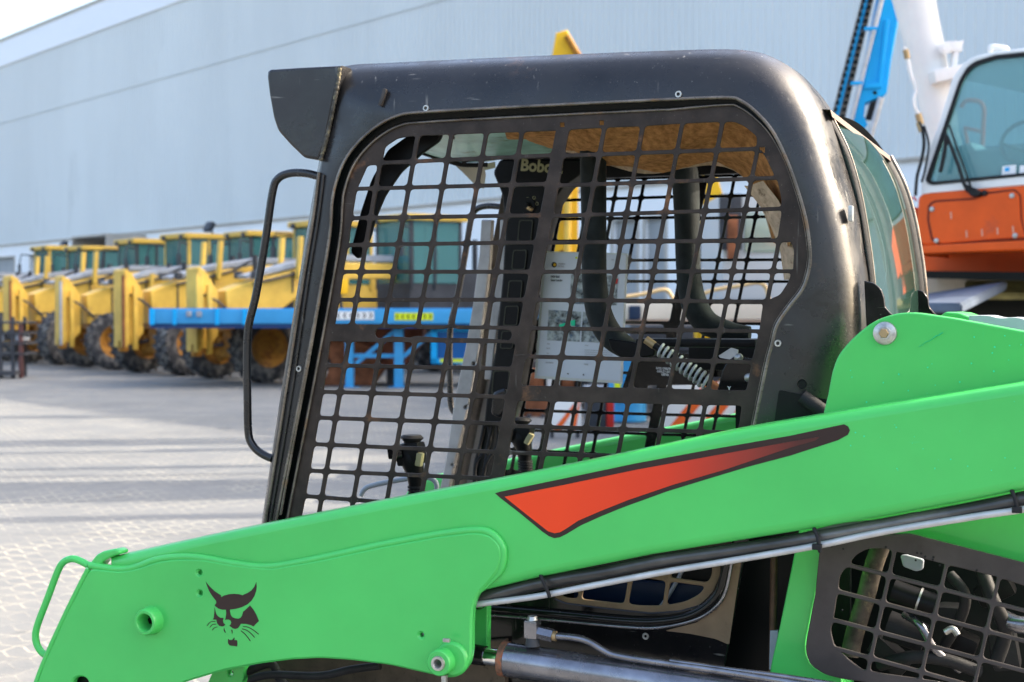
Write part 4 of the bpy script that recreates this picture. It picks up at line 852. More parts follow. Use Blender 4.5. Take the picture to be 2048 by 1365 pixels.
# ---- motor graders
def wheel(name, c, r, wd, parent, m_t, m_r, lugs=26, ax='Y', steer=0.):
    """tyre with lugs and a dished rim; axle along Y"""
    bm = bmesh.new(); seg = 36; prof_ = [(.55*r, -.46*wd), (.62*r, -.5*wd), (.86*r, -.5*wd), (.955*r, -.42*wd), (.965*r, 0), (.955*r, .42*wd), (.86*r, .5*wd), (.62*r, .5*wd), (.55*r, .46*wd)]
    rows = [[bm.verts.new((q*math.cos(2*math.pi*k/seg), h, q*math.sin(2*math.pi*k/seg))) for k in range(seg)] for q, h in prof_]
    for a_, b2 in zip(rows, rows[1:]):
        for k in range(seg): bm.faces.new((a_[k], a_[(k+1) % seg], b2[(k+1) % seg], b2[k]))
    for k in range(lugs):
        th = 2*math.pi*k/lugs
        for sgn in (-1, 1):
            t2 = th+(0 if sgn > 0 else math.pi/lugs)
            rot = Matrix.Rotation(-t2, 3, 'Y') @ Matrix.Rotation(R(28*sgn), 3, 'X')
            box_bm(bm, Matrix.Rotation(-t2, 3, 'Y') @ Vector((r*.965, sgn*wd*.27, 0)), (r*.075, wd*.52, r*.085), 0, rot)
    ty = link(name, bm_out(bm), m_t, parent, smooth=30)
    rm = ring_mesh([(.0001, -.02*wd), (.12*r, -.04*wd), (.14*r, -.30*wd), (.20*r, -.30*wd), (.21*r, -.12*wd), (.40*r, -.10*wd), (.50*r, -.40*wd), (.575*r, -.49*wd), (.56*r, -.3*wd), (.56*r, .3*wd), (.575*r, .49*wd), (.50*r, .40*wd), (.30*r, .1*wd), (.0001, .1*wd)], 32)
    bm = bmesh.new()
    for k in range(10):
        an = 2*math.pi*k/10; c0 = Vector((.27*r*math.cos(an), -.13*wd, .27*r*math.sin(an))); tube_bm(bm, [c0, c0+Vector((0, -.05*wd, 0))], .022*r/.6, 6)
    link('rim', join_meshes([rm, bm_out(bm)]), m_r, ty)
    ty.location = Vector(c); ty.rotation_euler = (0, 0, steer); return ty
def rotz(a): return Matrix.Rotation(a, 3, 'Z')
def make_grader():
    G = root('motor_grader', Matrix.Identity(4), 'x', 'motor grader', 'yellow motor graders parked in a row')
    Y, D, Tg = M['yellow'], M['darkgrey'], M['teal_glass']
    for s in (-1, 1): wheel('front_wheel', (0, 1.18*s, .76), .76, .50, G, M['tyre'], M['rim'], 22)
    boxo('edge_strip', (1.14, .27, 1.5), (.05, .09, 1.7), M['rust'], G, .01)
    for x in (-6.2, -7.75):
        for s in (-1, 1): wheel('rear_wheel', (x, 1.15*s, .74), .74, .46, G, M['tyre'], M['rim'], 22)
    boxes('front_axle', [((0, 0, .62), (.28, 1.9, .24)), ((.0, 0, .95), (.5, .5, .5)), ((0, .8, .66), (.2, .25, .5)), ((0, -.8, .66), (.2, .25, .5))], M['rim'], G, .04)
    prismY('nose_plate', [(1.0, .78), (1.06, .66), (1.12, .66), (1.12, 2.46), (1.06, 2.5), (1.0, 2.42)], -.30, .30, Y, G, .015)
    prismY('nose_side', [(.55, 1.0), (.8, .72), (1.0, .72), (1.0, 2.46), (.85, 2.42), (.55, 1.95)], -.10, .10, Y, G, .015)
    boxes('nose_flange', [((.86, .30, 1.35), (.1, .1, 1.5)), ((.86, -.30, 1.35), (.1, .1, 1.5))], Y, G, .01)
    prismY('front_frame', [(-.9, 1.55), (-.3, 1.25), (.40, 1.22), (.45, 1.98), (.1, 2.12), (-1.4, 2.50), (-2.6, 2.66), (-4.0, 2.66), (-4.0, 2.30), (-2.8, 2.28), (-2.1, 2.16), (-1.5, 1.95)], -.27, .27, Y, G, .03)
    prismY('frame_cover', [(-.1, 2.25), (-1.4, 2.53), (-2.6, 2.70), (-4.0, 2.70), (-4.0, 2.86), (-2.5, 2.84), (-1.3, 2.66), (-.05, 2.33)], -.20, .20, M['grey'], G, .02)
    for s in (-1, 1):
        boxo('lift_post', (-1.3, .42*s, 2.75), (.10, .13, .95), Y, G, .015, Matrix.Rotation(R(-4), 3, 'Y'))
        tube('lift_cylinder', [Vector((-2.3, .55*s, 1.2)), Vector((-2.2, .55*s, 2.9))], .07, M['darkgrey'], G)
    boxes('bolster', [((-.1, 0, 1.1), (.5, .44, .35)), ((.2, 0, 1.15), (.25, .9, .14))], M['rim'], G, .03)
    for y_ in (-.29, .29): boxes('panel_seam', [((-.25, y_, 1.75), (.03, .02, .75)), ((-1.2, y_, 2.2), (.03, .02, .5)), ((.2, y_, 1.45), (.5, .015, .03))], D, G)
    for s in (-1, 1):
        tube('steering_ram', [Vector((.25, .2*s, .8)), Vector((.22, .85*s, .74))], .045, M['steel'], G, 10)
        tube('hydraulic_hose', cr([Vector((-.2, .3*s, 2.15)), Vector((-.9, .36*s, 2.3)), Vector((-1.7, .34*s, 2.5)), Vector((-2.2, .5*s, 2.75)), Vector((-2.1, .55*s, 2.2))], 5), .03, D, G, 8)
        tube('hydraulic_hose', cr([Vector((.9, .12*s, 1.9)), Vector((.6, .30*s, 1.7)), Vector((.2, .34*s, 1.3)), Vector((.1, .5*s, .95))], 5), .028, D, G, 8)
        boxo('headlight', (-.2, .40*s, 2.35), (.14, .2, .16), D, G, .03)
    boxes('nose_lug', [((1.02, 0, .70), (.2, .16, .3))], M['rim'], G, .03)
    boxes('circle_frame', [((-2.4, 0, .95), (2.2, .9, .16)), ((-1.2, 0, .95), (1.8, .18, .2)), ((-2.6, 0, .75), (1.2, 1.3, .12))], Y, G, .03)
    boxes('saddle', [((-2.2, 0, 2.1), (.5, 1.3, .35)), ((-2.2, .5, 1.75), (.25, .2, .6)), ((-2.2, -.5, 1.75), (.25, .2, .6)), ((-1.9, 0, 1.5), (.3, .5, .5))], M['yellow2'], G, .05)
    prismY('blade', [(-2.5, .15), (-2.38, .16), (-2.30, .45), (-2.42, .78), (-2.50, .80), (-2.38, .45)], -1.75, 1.75, M['darkgrey'], G, .005)
    cb = boxes('cab', [((-4.85, 0, 1.75), (1.5, 1.45, .9)), ((-4.14, .72, 2.9), (.09, .09, 1.7)), ((-4.14, -.72, 2.9), (.09, .09, 1.7)), ((-5.55, .72, 2.9), (.09, .09, 1.7)), ((-5.55, -.72, 2.9), (.09, .09, 1.7)), ((-4.8, .74, 2.9), (.07, .07, 1.7)), ((-4.8, -.74, 2.9), (.07, .07, 1.7))], M['yellow'], G, .02)
    boxo('cab_roof', (-4.85, 0, 3.76), (1.75, 1.7, .16), M['yellow'], cb, .05)
    for nm, c, s in (('windscreen', (-4.12, 0, 2.95), (.02, 1.36, 1.5)), ('side_window', (-4.85, .735, 2.95), (1.34, .02, 1.5)), ('side_window', (-4.85, -.735, 2.95), (1.34, .02, 1.5)), ('rear_window', (-5.57, 0, 2.95), (.02, 1.36, 1.5))): boxo(nm, c, s, Tg, cb)
    boxes('seat', [((-5.0, 0, 2.35), (.5, .5, .12)), ((-5.25, 0, 2.7), (.12, .5, .6)), ((-4.35, 0, 2.5), (.12, .3, .7))], M['seat'], cb, .03)
    boxes('engine_hood', [((-7.1, 0, 2.0), (2.7, 1.0, 1.0)), ((-8.5, 0, 1.9), (.2, 1.1, .9))], M['yellow'], G, .06)
    boxes('tandem', [((-6.97, .85, .7), (2.2, .3, .4)), ((-6.97, -.85, .7), (2.2, .3, .4)), ((-6.9, 0, 1.2), (3.2, .9, .5))], M['darkgrey'], G, .05)
    tube('exhaust', [Vector((-6.4, .2, 2.4)), Vector((-6.4, .2, 3.3))], .07, M['darkgrey'], G)
    for s in (-1, 1):
        tube('mirror_arm', [Vector((-4.1, .75*s, 3.5)), Vector((-3.7, .95*s, 3.55)), Vector((-3.65, 1.0*s, 3.2))], .025, M['darkgrey'], G, 8); boxo('mirror', (-3.65, 1.0*s, 3.0), (.06, .2, .38), M['darkgrey'], G, .02)
    each('work_light', [((-4.0, .55, 3.72), (.12, .2, .14)), ((-4.0, -.55, 3.72), (.12, .2, .14))], M['darkgrey'], cb, .03)
    return G
def copy_tree(o, parent=None):
    c = o.copy(); COL.objects.link(c)
    if parent is not None: c.parent = parent; c.matrix_parent_inverse = Matrix.Identity(4)
    for ch in list(o.children): copy_tree(ch, c)
    return c
GY = math.atan2(-.62, -.785)
g0 = make_grader(); graders = [g0]+[copy_tree(g0) for _ in range(6)]
glab = ['nearest yellow motor grader, its front wheel showing between the blue trailer and the grab handle', 'second yellow motor grader in the row, nose plate rusty brown along one side', 'third yellow motor grader in the row, just left of the blue trailer end', 'fourth yellow motor grader in the row, low blocky nose above an orange hub', 'fifth yellow motor grader in the row, mostly hidden with only its cab and posts showing', 'sixth yellow motor grader in the row, at the left edge behind the dark rack', 'farthest yellow motor grader at the left edge of the photo']
for i, g in enumerate(graders):
    g.matrix_world = Matrix.Translation((-6.07-2.45*i, 31.6+3.12*i, 0)) @ Matrix.Rotation(GY+R((0, 2, -3, 3, -1, 2, 0)[i]), 4, 'Z') @ Matrix.Scale(1+.02*math.sin(i*2.3), 4)
    g['label'] = glab[i]
    for ch in g.children:
        nm = ch.name.split('.')[0]
        if nm == 'front_wheel': ch.rotation_euler = (0, 0, R((0, 9, -8, 14, -5, 6, 0)[i]))
        if nm == 'edge_strip': ch.material_slots[0].link = 'OBJECT'; ch.material_slots[0].material = (M['yellow'], M['rust'], M['grey'], M['rust'], M['darkgrey'], M['grey'], M['yellow'])[i]
        if nm in ('lift_post',) and i in (2, 5): ch.scale = (1, 1, .8)
        if nm == 'cab' and i in (0, 2, 4, 5): ch.material_slots[0].link = 'OBJECT'; ch.material_slots[0].material = M['darkgrey']
        if nm == 'engine_hood' and i in (0, 3): ch.material_slots[0].link = 'OBJECT'; ch.material_slots[0].material = M['darkgrey']
# ---- blue trailer with legs (nearer than the graders)
TF = Frame((-2, 28.4, 0), R(2))
TR = root('blue_trailer_frame', TF.mat, 'long bright blue trailer frame on legs standing in front of the yellow graders', 'trailer')
def bx2(x0, y0, x1, y1, w0, w1):          # pixel rectangle turned into a box spanning w0..w1
    a, b2 = TF.L(x0, y0, w0), TF.L(x1, y1, w0); return (((a.x+b2.x)/2, (w0+w1)/2, (a.z+b2.z)/2), (abs(b2.x-a.x), w1-w0, abs(a.z-b2.z)))
boxes('side_beam', [bx2(298, 619, 1075, 648, 0, .3), bx2(298, 622, 400, 640, .3, 1.9), bx2(298, 619, 1075, 648, 1.9, 2.2)], M['bluep'], TR, .01)
boxes('lower_flange', [bx2(300, 648, 1075, 657, .05, 2.1)], mat('navy_paint', (.015, .05, .16), .5), TR)  # darker copy of the beam's blue; shade under the beam is put into it
boxes('deck', [bx2(302, 617, 1075, 620, .31, 1.89)], mat('blue_deck', (.05, .30, .62), .5), TR)
each('beam_rib', [bx2(296+3, 617, 308, 650, -.03, 0), bx2(345, 617, 352, 650, -.03, 0), bx2(430, 617, 437, 650, -.03, 0), bx2(485, 617, 492, 650, -.03, 0)], M['bluep2'], TR)
for a_, b2 in ((690, 706), (788, 806), (1010, 1030)):
    lg = boxes('leg', [bx2(a_, 657, b2, 775, .3, .5)], M['bluep'], TR, .01); boxes('foot', [bx2(a_-12, 775, b2+10, 782, .2, .6)], M['bluep'], lg)
    boxes('leg', [bx2(a_-4, 657, b2-6, 772, 1.7, 1.9)], M['bluep'], TR, .01)
boxes('cross_brace', [bx2(690, 708, 806, 716, .35, .45), (TF.L(757, 690, .4), (1.2, .06, .08), Matrix.Rotation(R(-40), 3, 'Y')), (TF.L(835, 690, .4), (.9, .06, .08), Matrix.Rotation(R(-40), 3, 'Y'))], M['bluep'], TR)
boxes('tool_box', [bx2(872, 662, 1080, 724, .35, 1.5)], mat('deep_blue_panel', (.01, .10, .30), .5), TR, .02)
boxes('tool_box_frame', [bx2(862, 650, 874, 728, .3, .36), bx2(862, 718, 1082, 728, .3, .36), bx2(862, 657, 1082, 664, .3, .36), bx2(945, 657, 952, 728, .3, .36), bx2(1010, 657, 1017, 728, .3, .36)], M['bluep2'], TR)
def sticker(x0, x1, y0, y1, mbg, seq, w=-.012):
    q = boxes('chevron_sticker', [bx2(x0, y0, x1, y1, w, w+.006)], mbg, TR); n = len(seq)
    for k, ch in enumerate(seq):
        xc = x0+(x1-x0)*(k+.5)/n; d = (x1-x0)/n*.25*(1 if ch == '>' else -1); ym = (y0+y1)/2; hh = (y1-y0)*.32
        plate(TF, 'chevron', [(xc-d, ym-hh), (xc, ym-hh), (xc+d, ym), (xc, ym+hh), (xc-d, ym+hh), (xc, ym)], w-.004, .004, M['print'], TR)
sticker(670, 748, 623, 640, M['whitep'], '<<<>>>'); sticker(789, 866, 626, 641, M['lime'], '<<<<>>>'); sticker(1016, 1060, 627, 640, M['lime'], '>>>')
boxes('yellow_sticker', [bx2(880, 718, 928, 725, .29, .3)], M['lime'], TR)
boxes('lashing_ring', [bx2(372, 622, 382, 634, -.06, 0), bx2(392, 622, 402, 634, -.06, 0)], M['grey'], TR, .02)
# scrap under the trailer
sc = root('rusty_bucket', Matrix.Translation(at(700, 768, 29.8)), 'rusty brown bucket lying on the ground under the blue trailer', 'bucket')
sc.location.z = 0
prismY('shell', [(-.5, .0), (.5, 0), (.75, .35), (.55, .8), (.1, .95), (-.45, .9), (-.35, .5)], -.4, .4, M['rust'], sc, .02)
boxes('teeth', [((-.6, y_, .08), (.35, .1, .12)) for y_ in (-.35, -.1, .15, .38)], M['rust'], sc, .02)
hp_ = root('orange_hopper', Matrix.Translation((at(735, 700, 30.2).x, 30.2, .0)), 'rust orange steel hopper standing behind the trailer legs', 'hopper')
prismY('body', [(-.8, .55), (.75, .3), (1.2, .9), (1.2, 1.35), (-.8, 1.35)], -.5, .5, mat('rust_orange', (.24, .075, .035), .6, 0, .4, .3, 3), hp_, .02); each('leg', [((-.6, 0, .27), (.12, .8, .54)), ((.5, 0, .2), (.12, .8, .4))], M['darkgrey'], hp_)
# dark attachment rack at the left edge
rk = root('steel_rack', Matrix.Translation((at(14, 700, 33).x, 33, 0)), 'low dark steel rack of forks with one brownish upright at the left edge', 'rack')
boxes('rail', [((0, 0, .55+.24*k), (1.1, .9, .05)) for k in range(4)], M['darkgrey'], rk); each('upright', [((x_, y_, .7), (.07, .07, 1.4)) for x_ in (-.5, 0, .28) for y_ in (-.4, .4)], M['darkgrey'], rk)
boxo('red_upright', (.46, -.4, .62), (.09, .08, 1.24), mat('faded_red', (.10, .045, .04), .6), rk, .01); boxo('fork', (-.1, -.5, .12), (1.1, .5, .1), M['darkgrey'], rk, .01)
for k in range(5): boxo('attachment', (-.4+.2*k, -.1, .95+.05*(k % 2)), (.14, .6, .2), M['darkgrey'] if k % 2 else M['grey'], rk, .02)
# dark framed shelter beyond the graders at the left
sb = root('dark_canopy_frame', Matrix.Translation((at(60, 560, 62).x, 62, 0)), 'dark open canopy frame on posts against the white base wall at far left', 'canopy')
boxes('roof_beam', [((0, 0, 2.9), (5.5, 2, .12))], M['darkgrey'], sb); each('post', [((x_, y_, 1.45), (.1, .1, 2.9)) for x_ in (-2.7, -1, .9, 2.7) for y_ in (-1, 1)], M['darkgrey'], sb)
# ---- yellow excavators seen through and above the cab
def excavator(X, Y, yaw, pts, label, wdt=.42, seg2=None):
    E2 = root('excavator', Matrix.Translation((X, Y, 0)) @ Matrix.Rotation(yaw, 4, 'Z'), label, 'excavator', 'yellow excavators behind the cab')
    tr = []
    for s in (-1, 1):
        prismY('track', [(p_[0], p_[1]) for p_ in rnd([(-2, .02), (2, .02), (2.3, .45), (2, .85), (-2, .85), (-2.3, .45)], .25, 3)], s*1.25-.28, s*1.25+.28, M['tyre'], E2, .02)
    boxes('turntable', [((0, 0, .95), (1.6, 1.6, .3)), ((-.6, 0, 1.5), (3.0, 2.5, .9))], M['yellow2'], E2, .08)
    cb = boxes('cab', [((.9, .8, 2.1), (1.4, .9, .25)), ((.9, .8, 3.0), (1.5, 1.0, .12)), ((.25, .4, 2.5), (.1, .1, 1.1)), ((1.55, .4, 2.5), (.1, .1, 1.1)), ((.25, 1.2, 2.5), (.1, .1, 1.1)), ((1.55, 1.2, 2.5), (.1, .1, 1.1))], M['yellow2'], E2, .03)
    boxo('window', (.9, .8, 2.5), (1.2, .76, .9), M['teal_glass'], cb)
    prismY('boom', [tuple(p_) for p_ in pts], -wdt/2, wdt/2, M['yellow2'], E2, .03)
    return E2
bpoly = [(1.0, 1.4), (1.4, 1.6), (2.2, 4.2), (2.45, 5.3), (2.3, 5.75), (2.0, 5.55), (1.7, 4.6), (.9, 1.8)]
bpolyA = [(-.25, 1.6), (.2, 1.6), (.25, 4.6), (.30, 5.2), (.18, 5.75), (-.02, 5.85), (-.14, 5.6), (-.22, 5.0)]
def boomed(name_label, px, Y, ztop, wpx):
    """excavator with its boom folded nearly upright; the boom sits at pixel column px"""
    p_ = at(px, 617, Y); q = wpx/F*Y/2
    E2 = root('excavator', Matrix.Translation((p_.x, Y, 0)), name_label, 'excavator', 'yellow excavators behind the cab')
    for s in (-1, 1): prismY('track', [(v.x, v.y) for v in rnd([(-1.4, .02), (1.4, .02), (1.7, .4), (1.4, .75), (-1.4, .75), (-1.7, .4)], .2, 3)], 2.2+s*1.0-.22, 2.2+s*1.0+.22, M['tyre'], E2, .02)
    boxes('turntable', [((0, 2.2, .85), (1.4, 1.4, .3)), ((0, 2.6, 1.15), (1.6, 2.4, .4))], M['darkgrey'], E2, .08)
    b_ = prismY('boom', [(-q, 1.0), (q, 1.0), (q*1.05, ztop-1.2), (q*.9, ztop-.35), (q*.3, ztop), (-q*.5, ztop-.05), (-q*.9, ztop-.6)], -.2, .2, M['yellow2'], E2, .02)
    for z_ in (1.6, 2.4, ztop-.9): tube('pin', [Vector((0, -.26, z_)), Vector((0, .26, z_))], .09, M['rust'], b_, 14)
    tube('ram', [Vector((q*.2, -.3, 1.2)), Vector((q*.4, -.3, ztop-1.1))], .055, M['yellow'], b_, 12)
    tube('hose', cr([Vector((-q*.6, -.26, 1.3)), Vector((-q*.9, -.3, 2.4)), Vector((-q*.3, -.28, 3.2))], 5), .022, M['rubber'], b_, 8)
    prismY('arm', [(-q*.7, .55), (q*.9, .5), (q*1.1, 1.7), (-q*.9, 1.75)], -.34, -.21, M['yellow2'], E2, .015)
    return E2
e1 = boomed('yellow excavator with an upright boom whose tip rises above the cab roof', 1125, 22, 5.85, 58)
p_ = at(1150, 90, 22); tube('tip_link', [Vector((.05, -.25, 5.75)), Vector((.42, -.2, 5.15)), Vector((.5, -.2, 4.6))], .05, M['rim'], e1, 10)
e2 = boomed('yellow excavator boom standing behind the right seat bar pad and mesh', 1417, 20, 3.55, 52)
# grey cabinet and pale cab between boom and orange crane
def pxbox(name, x0, y0, x1, y1, Y, dep, m, parent=None, label=None, cat=None, bev=.02):
    a, b = at(x0, y0, Y), at(x1, y1, Y); c = Vector(((a.x+b.x)/2, Y+dep/2, (a.z+b.z)/2)); s_ = (abs(b.x-a.x), dep, abs(a.z-b.z))
    if parent is not None: c = c-parent.location
    o = boxo(name, c, s_, m, parent, bev)
    return tag(o, label, cat) if label else o
tc_ = root('truck_cab', Matrix.Translation(at(1520, 617, 17)), 'pale grey truck with greenish windows standing behind the mesh at the cab rear', 'truck'); tc_.location.z = 0
pxbox('body', 1446, 388, 1600, 600, 17, 2, mat('pale_truck_paint', (.48, .50, .50), .5), tc_); pxbox('window', 1490, 425, 1585, 505, 16.97, .05, glass('pale_green_glass', (.7, .8, .7), .7, .08, (.42, .48, .38)), tc_); pxbox('side_panel', 1440, 388, 1484, 500, 16.9, .1, M['darkgrey'], tc_); pxbox('brown_pipe', 1456, 430, 1476, 520, 16.8, .08, M['rust'], tc_)
pxbox('bumper', 1440, 600, 1610, 640, 16.8, 2.2, M['darkgrey'], tc_)
for k, x in enumerate((1470, 1580)): wheel('wheel', (at(x, 617, 17).x-tc_.location.x, .3, .5), .5, .3, tc_, M['tyre'], M['rim'], 18)
# flat-bed with bent rails seen through the mesh
fb = root('flatbed_trailer', Matrix.Translation(at(1400, 617, 12)), 'low cream flatbed trailer with bent tan rails seen through the cab mesh', 'trailer'); fb.location.z = 0
pxbox('bed', 1232, 604, 1640, 640, 12, 3, mat('cream_deck', (.55, .50, .42), .6, 0, .3, .12, 2), fb); pxbox('edge_rail', 1232, 640, 1640, 650, 11.97, .1, mat('brown_edge', (.22, .16, .12), .6), fb)
pxbox('headboard', 1215, 608, 1262, 650, 12.3, 2, M['beige'], fb); pxbox('headboard_gap', 1258, 612, 1282, 640, 11.96, .1, M['dkblue'], fb)
for k, pts in enumerate(([(1252,594),(1290,588),(1330,580),(1345,596),(1352,612)], [(1398,592),(1430,580),(1480,572),(1515,566),(1532,576),(1538,605)])):
    tube('bent_rail', [q-fb.location for q in cr([at(x, y, 11.6) for x, y in pts], 5)], .017, mat('tan_rail', (.50, .36, .18), .5) if k == 0 else bpy.data.materials['tan_rail'], fb, 10)
for x in (1655, 1760): wheel('wheel', (at(x, 617, 12).x-fb.location.x, .5, .5), .5, .3, fb, M['tyre'], M['rim'], 18)
# hazard boards, drums, crates in the gap behind the cab
def hazard(x0, y0, x1, y1, Y, label, n, flip=False):
    c = at((x0+x1)/2, 617, Y); T = root('hazard_board', Matrix.Translation((c.x, Y, 0)), label, 'hazard board', 'striped hazard boards behind the loader')
    a, b = at(x0, y0, Y), at(x1, y1, Y); w_, h_ = b.x-a.x, a.z-b.z; zc = (a.z+b.z)/2
    boxo('board', (0, 0, zc), (w_, .03, h_), M['whitep'], T, .004); each('post', [((-w_*.4, .05, zc/2), (.05, .05, zc)), ((w_*.4, .05, zc/2), (.05, .05, zc))], M['darkgrey'], T)
    for k in range(n):
        x = -w_/2+w_*(k+.2)/n; d = h_*.8; t_ = w_/n*.45; s_ = -1 if flip else 1
        pl = [(x, -h_/2), (x+t_, -h_/2), (x+t_+d*s_, h_/2), (x+d*s_, h_/2)]; pl = [(max(-w_/2, min(w_/2, u)), v) for u, v in pl]
        me = extrude2d([pl], .003)
        for v in me.vertices: X_, Y_, Z_ = v.co; v.co = (X_, -.018-Z_, zc+Y_)
        link('stripe', me, M['orange_stripe'], T, smooth=None)
    return T
hazard(1098, 798, 1162, 862, 17.5, 'white board with orange slanting stripes behind the mesh, left one', 2)
hazard(1326, 764, 1500, 856, 16, 'wide white board with orange slanting stripes low behind the mesh, right one', 3)
dm = root('steel_drum', Matrix.Translation((at(1256, 617, 20).x, 20, 0)), 'blue and yellow drum standing behind the hanging sheet', 'drum')
tube('shell', [Vector((0, 0, .02)), Vector((0, 0, .30)), Vector((0, 0, .31)), Vector((0, 0, .60)), Vector((0, 0, .61)), Vector((0, 0, .92))], [.26, .26, .275, .275, .26, .26], M['bluep'], dm, 28); tube('band', [Vector((-.16, -.22, .3)), Vector((-.16, -.22, .9))], .05, M['lime'], dm, 8)
cr1 = root('rust_box', Matrix.Translation((at(1072, 617, 21).x, 21, 0)), 'rusty brown steel box on the ground behind the cab mesh', 'box')
zz = .34; boxes('body', [((0, .2, zz/2), (.62, .5, zz)), ((0, .2, zz), (.68, .54, .03))], M['rust'], cr1, .01); boxes('foot', [((-.1, 0, .02), (.06, .5, .04)), ((.1, 0, .02), (.06, .5, .04))], M['darkgrey'], cr1)
bx_ = root('black_crate', Matrix.Translation((at(1192, 617, 18.5).x, 18.5, 0)), 'black crate with a red side between the two striped boards', 'crate')
zz = .55; boxes('body', [((0, .2, zz/2), (.26, .4, zz))], M['darkgrey'], bx_, .01); boxo('red_side', (.19, .2, zz/2-.02), (.10, .36, zz*.8), M['red'], bx_, .01); boxo('lid', (0, .2, zz+.01), (.29, .43, .03), M['grey'], bx_, .005)
pl_ = root('pallet_load', Matrix.Translation((at(1118, 617, 23).x, 23, 0)), 'pallet stacked with rusty and white parts beyond the hanging sheet', 'pallet')
each('slat', [((0, -.3+.2*k, .12), (1.1, .12, .03)) for k in range(4)], M['beige'], pl_); boxes('block', [((x_, 0, .05), (.12, .7, .1)) for x_ in (-.45, 0, .45)], M['beige'], pl_)
for k, (x_, w_, h_, m_) in enumerate(((-.38, .26, .5, 'rust'), (-.1, .2, .62, 'whitep'), (.14, .2, .44, 'rust'), (.38, .2, .56, 'darkgrey'))): boxo('machine_part', (x_, 0, .135+h_/2), (w_, .4, h_), M[m_], pl_, .03)
# ---- orange crane superstructure with its carrier
CF = Frame(at(1950, 617, 10.2)*1, R(38)); CF.o.z = 0; CF.mat = Matrix.Translation(CF.o) @ Matrix.Rotation(-CF.yaw, 4, 'Z')
OC = root('orange_crane', CF.mat, 'orange and white crane cab with large windscreen and wipers at the right edge', 'crane')
O_ = M['orange']
body = plate(CF, 'body', rnd([(1836,391),(1857,386),(2048,371),(2330,348),(2330,470),(2048,478),(1862,493),(1843,492),(1832,450)], [10,8,0,0,0,0,8,10,10]), 0, 1.7, O_, OC, bev=.02)
plate(CF, 'panel_gap', rnd([(1856,409),(1868,401),(1945,396),(1973,385),(2030,378),(2042,390),(2044,440),(2054,480),(2000,482),(1878,492),(1862,481),(1854,440)], 6), -.004, .01, mat('dark_orange_gap', (.16, .02, .005), .6), body)  # darker orange plate with the panel groove's shade put into its colour
plate(CF, 'front_panel', rnd([(1860,412),(1870,405),(1945,400),(1975,389),(2028,382),(2038,392),(2040,440),(2050,476),(2000,478),(1880,488),(1866,478),(1858,440)], 6), -.012, .02, O_, body, bev=.006)
for x, y in ((1864,419),(1873,482),(2024,392),(2030,472)): ring('screw', CF.L(x, y, -.014), [(.0001,-.01),(.016,-.008),(.02,0)], M['zinc'], body, 14)
plate(CF, 'lower_lip', [(1838,492),(2048,481),(2330,466),(2330,486),(2048,500),(1846,508)], -.05, .3, O_, OC, bev=.01)
plate(CF, 'underside', [(1812,500),(1846,490),(1890,490),(2330,470),(2330,556),(1905,550),(1822,541)], .75, .9, O_, OC, bev=.01)
plate(CF, 'side_box', [(1803,419),(1830,415),(1838,512),(1812,506),(1803,482)], .1, .6, O_, OC, bev=.01)
plate(CF, 'slew_ring', [(1822,542),(2330,548),(2330,566),(1822,556)], .3, 1.6, M['dark'], OC)
tube('lifting_eye', [CF.L(*p, .1) for p in ((1820,415),(1820,400),(1828,395),(1833,402))], .008, M['red'], OC, 8)
frm = [(1841,391),(1842,358),(1862,286),(1881,238),(1905,155),(1926,128),(1945,114),(1990,103),(2048,97),(2330,70),(2330,350),(2048,371),(1857,388)]
gl_ = [(1852,362),(1856,350),(1894,238),(1918,163),(1934,136),(1950,124),(1990,112),(2048,106),(2330,80),(2330,336),(2048,352),(1862,371)]
plate(CF, 'cab_shell', rnd(frm, [4,4,0,0,12,8,10,0,0,0,0,0,4]), .01, .10, M['whitep'], OC, holes=[[tuple(p) for p in rnd(gl_, [8,0,0,8,8,8,0,0,0,0,0,12])]], bev=.008)
gk = plate(CF, 'window_seal', rnd([(x+(-2 if x < 1900 else 0), y-1) for x, y in gl_], [8,0,0,8,8,8,0,0,0,0,0,12]), -.002, .03, M['rubber'], OC, holes=[[tuple(p) for p in rnd([(1859,360),(1898,240),(1922,166),(1938,141),(1953,130),(1990,119),(2048,113),(2330,88),(2330,330),(2048,346),(1866,364)], [8,0,8,8,8,0,0,0,0,0,10])]], bev=.002)
plate(CF, 'windscreen', rnd(gl_, 4), .03, .006, M['wind_glass'], OC)
plate(CF, 'cab_back', [(1905,300),(2330,260),(2330,350),(1905,390)], 1.4, .05, mat('grey_blue_trim', (.10, .17, .20), .6), OC)
plate(CF, 'dashboard', [(1868,372),(1890,300),(1940,285),(1950,300),(2330,270),(2330,350),(2048,365)], .25, .3, mat('grey_dash', (.14, .20, .23), .6), OC, bev=.02)
plate(CF, 'roof_lining', [(1930,160),(2048,185),(2330,190),(2330,110),(2048,115),(1950,130)], .3, .05, mat('green_lining', (.16, .25, .25), .6), OC)
sw_ = bmesh.new(); c_ = CF.L(2050, 285, .2)
tube_bm(sw_, [c_+Vector((.17*math.cos(a), .05*math.sin(a), .17*math.sin(a)*.9)) for a in [k*2*math.pi/28 for k in range(29)]], .016, 8); tube_bm(sw_, [c_+Vector((-.16, 0, 0)), c_+Vector((.02, .03, -.08)), c_+Vector((.16, 0, 0))], .014, 8)
link('steering_wheel', bm_out(sw_), M['rubber'], OC)
tube('orange_rail', cr([CF.L(*p, 1.9) for p in ((1922,216),(1932,202),(1955,203),(1967,215),(1967,240),(1964,300))], 4), .02, O_, OC, 8); tube('orange_rail', [CF.L(1928,256,1.9), CF.L(1964,264,1.9)], .016, O_, OC, 8); tube('orange_rail', [CF.L(1930,260,1.9), CF.L(1937,300,1.9)], .016, O_, OC, 8)
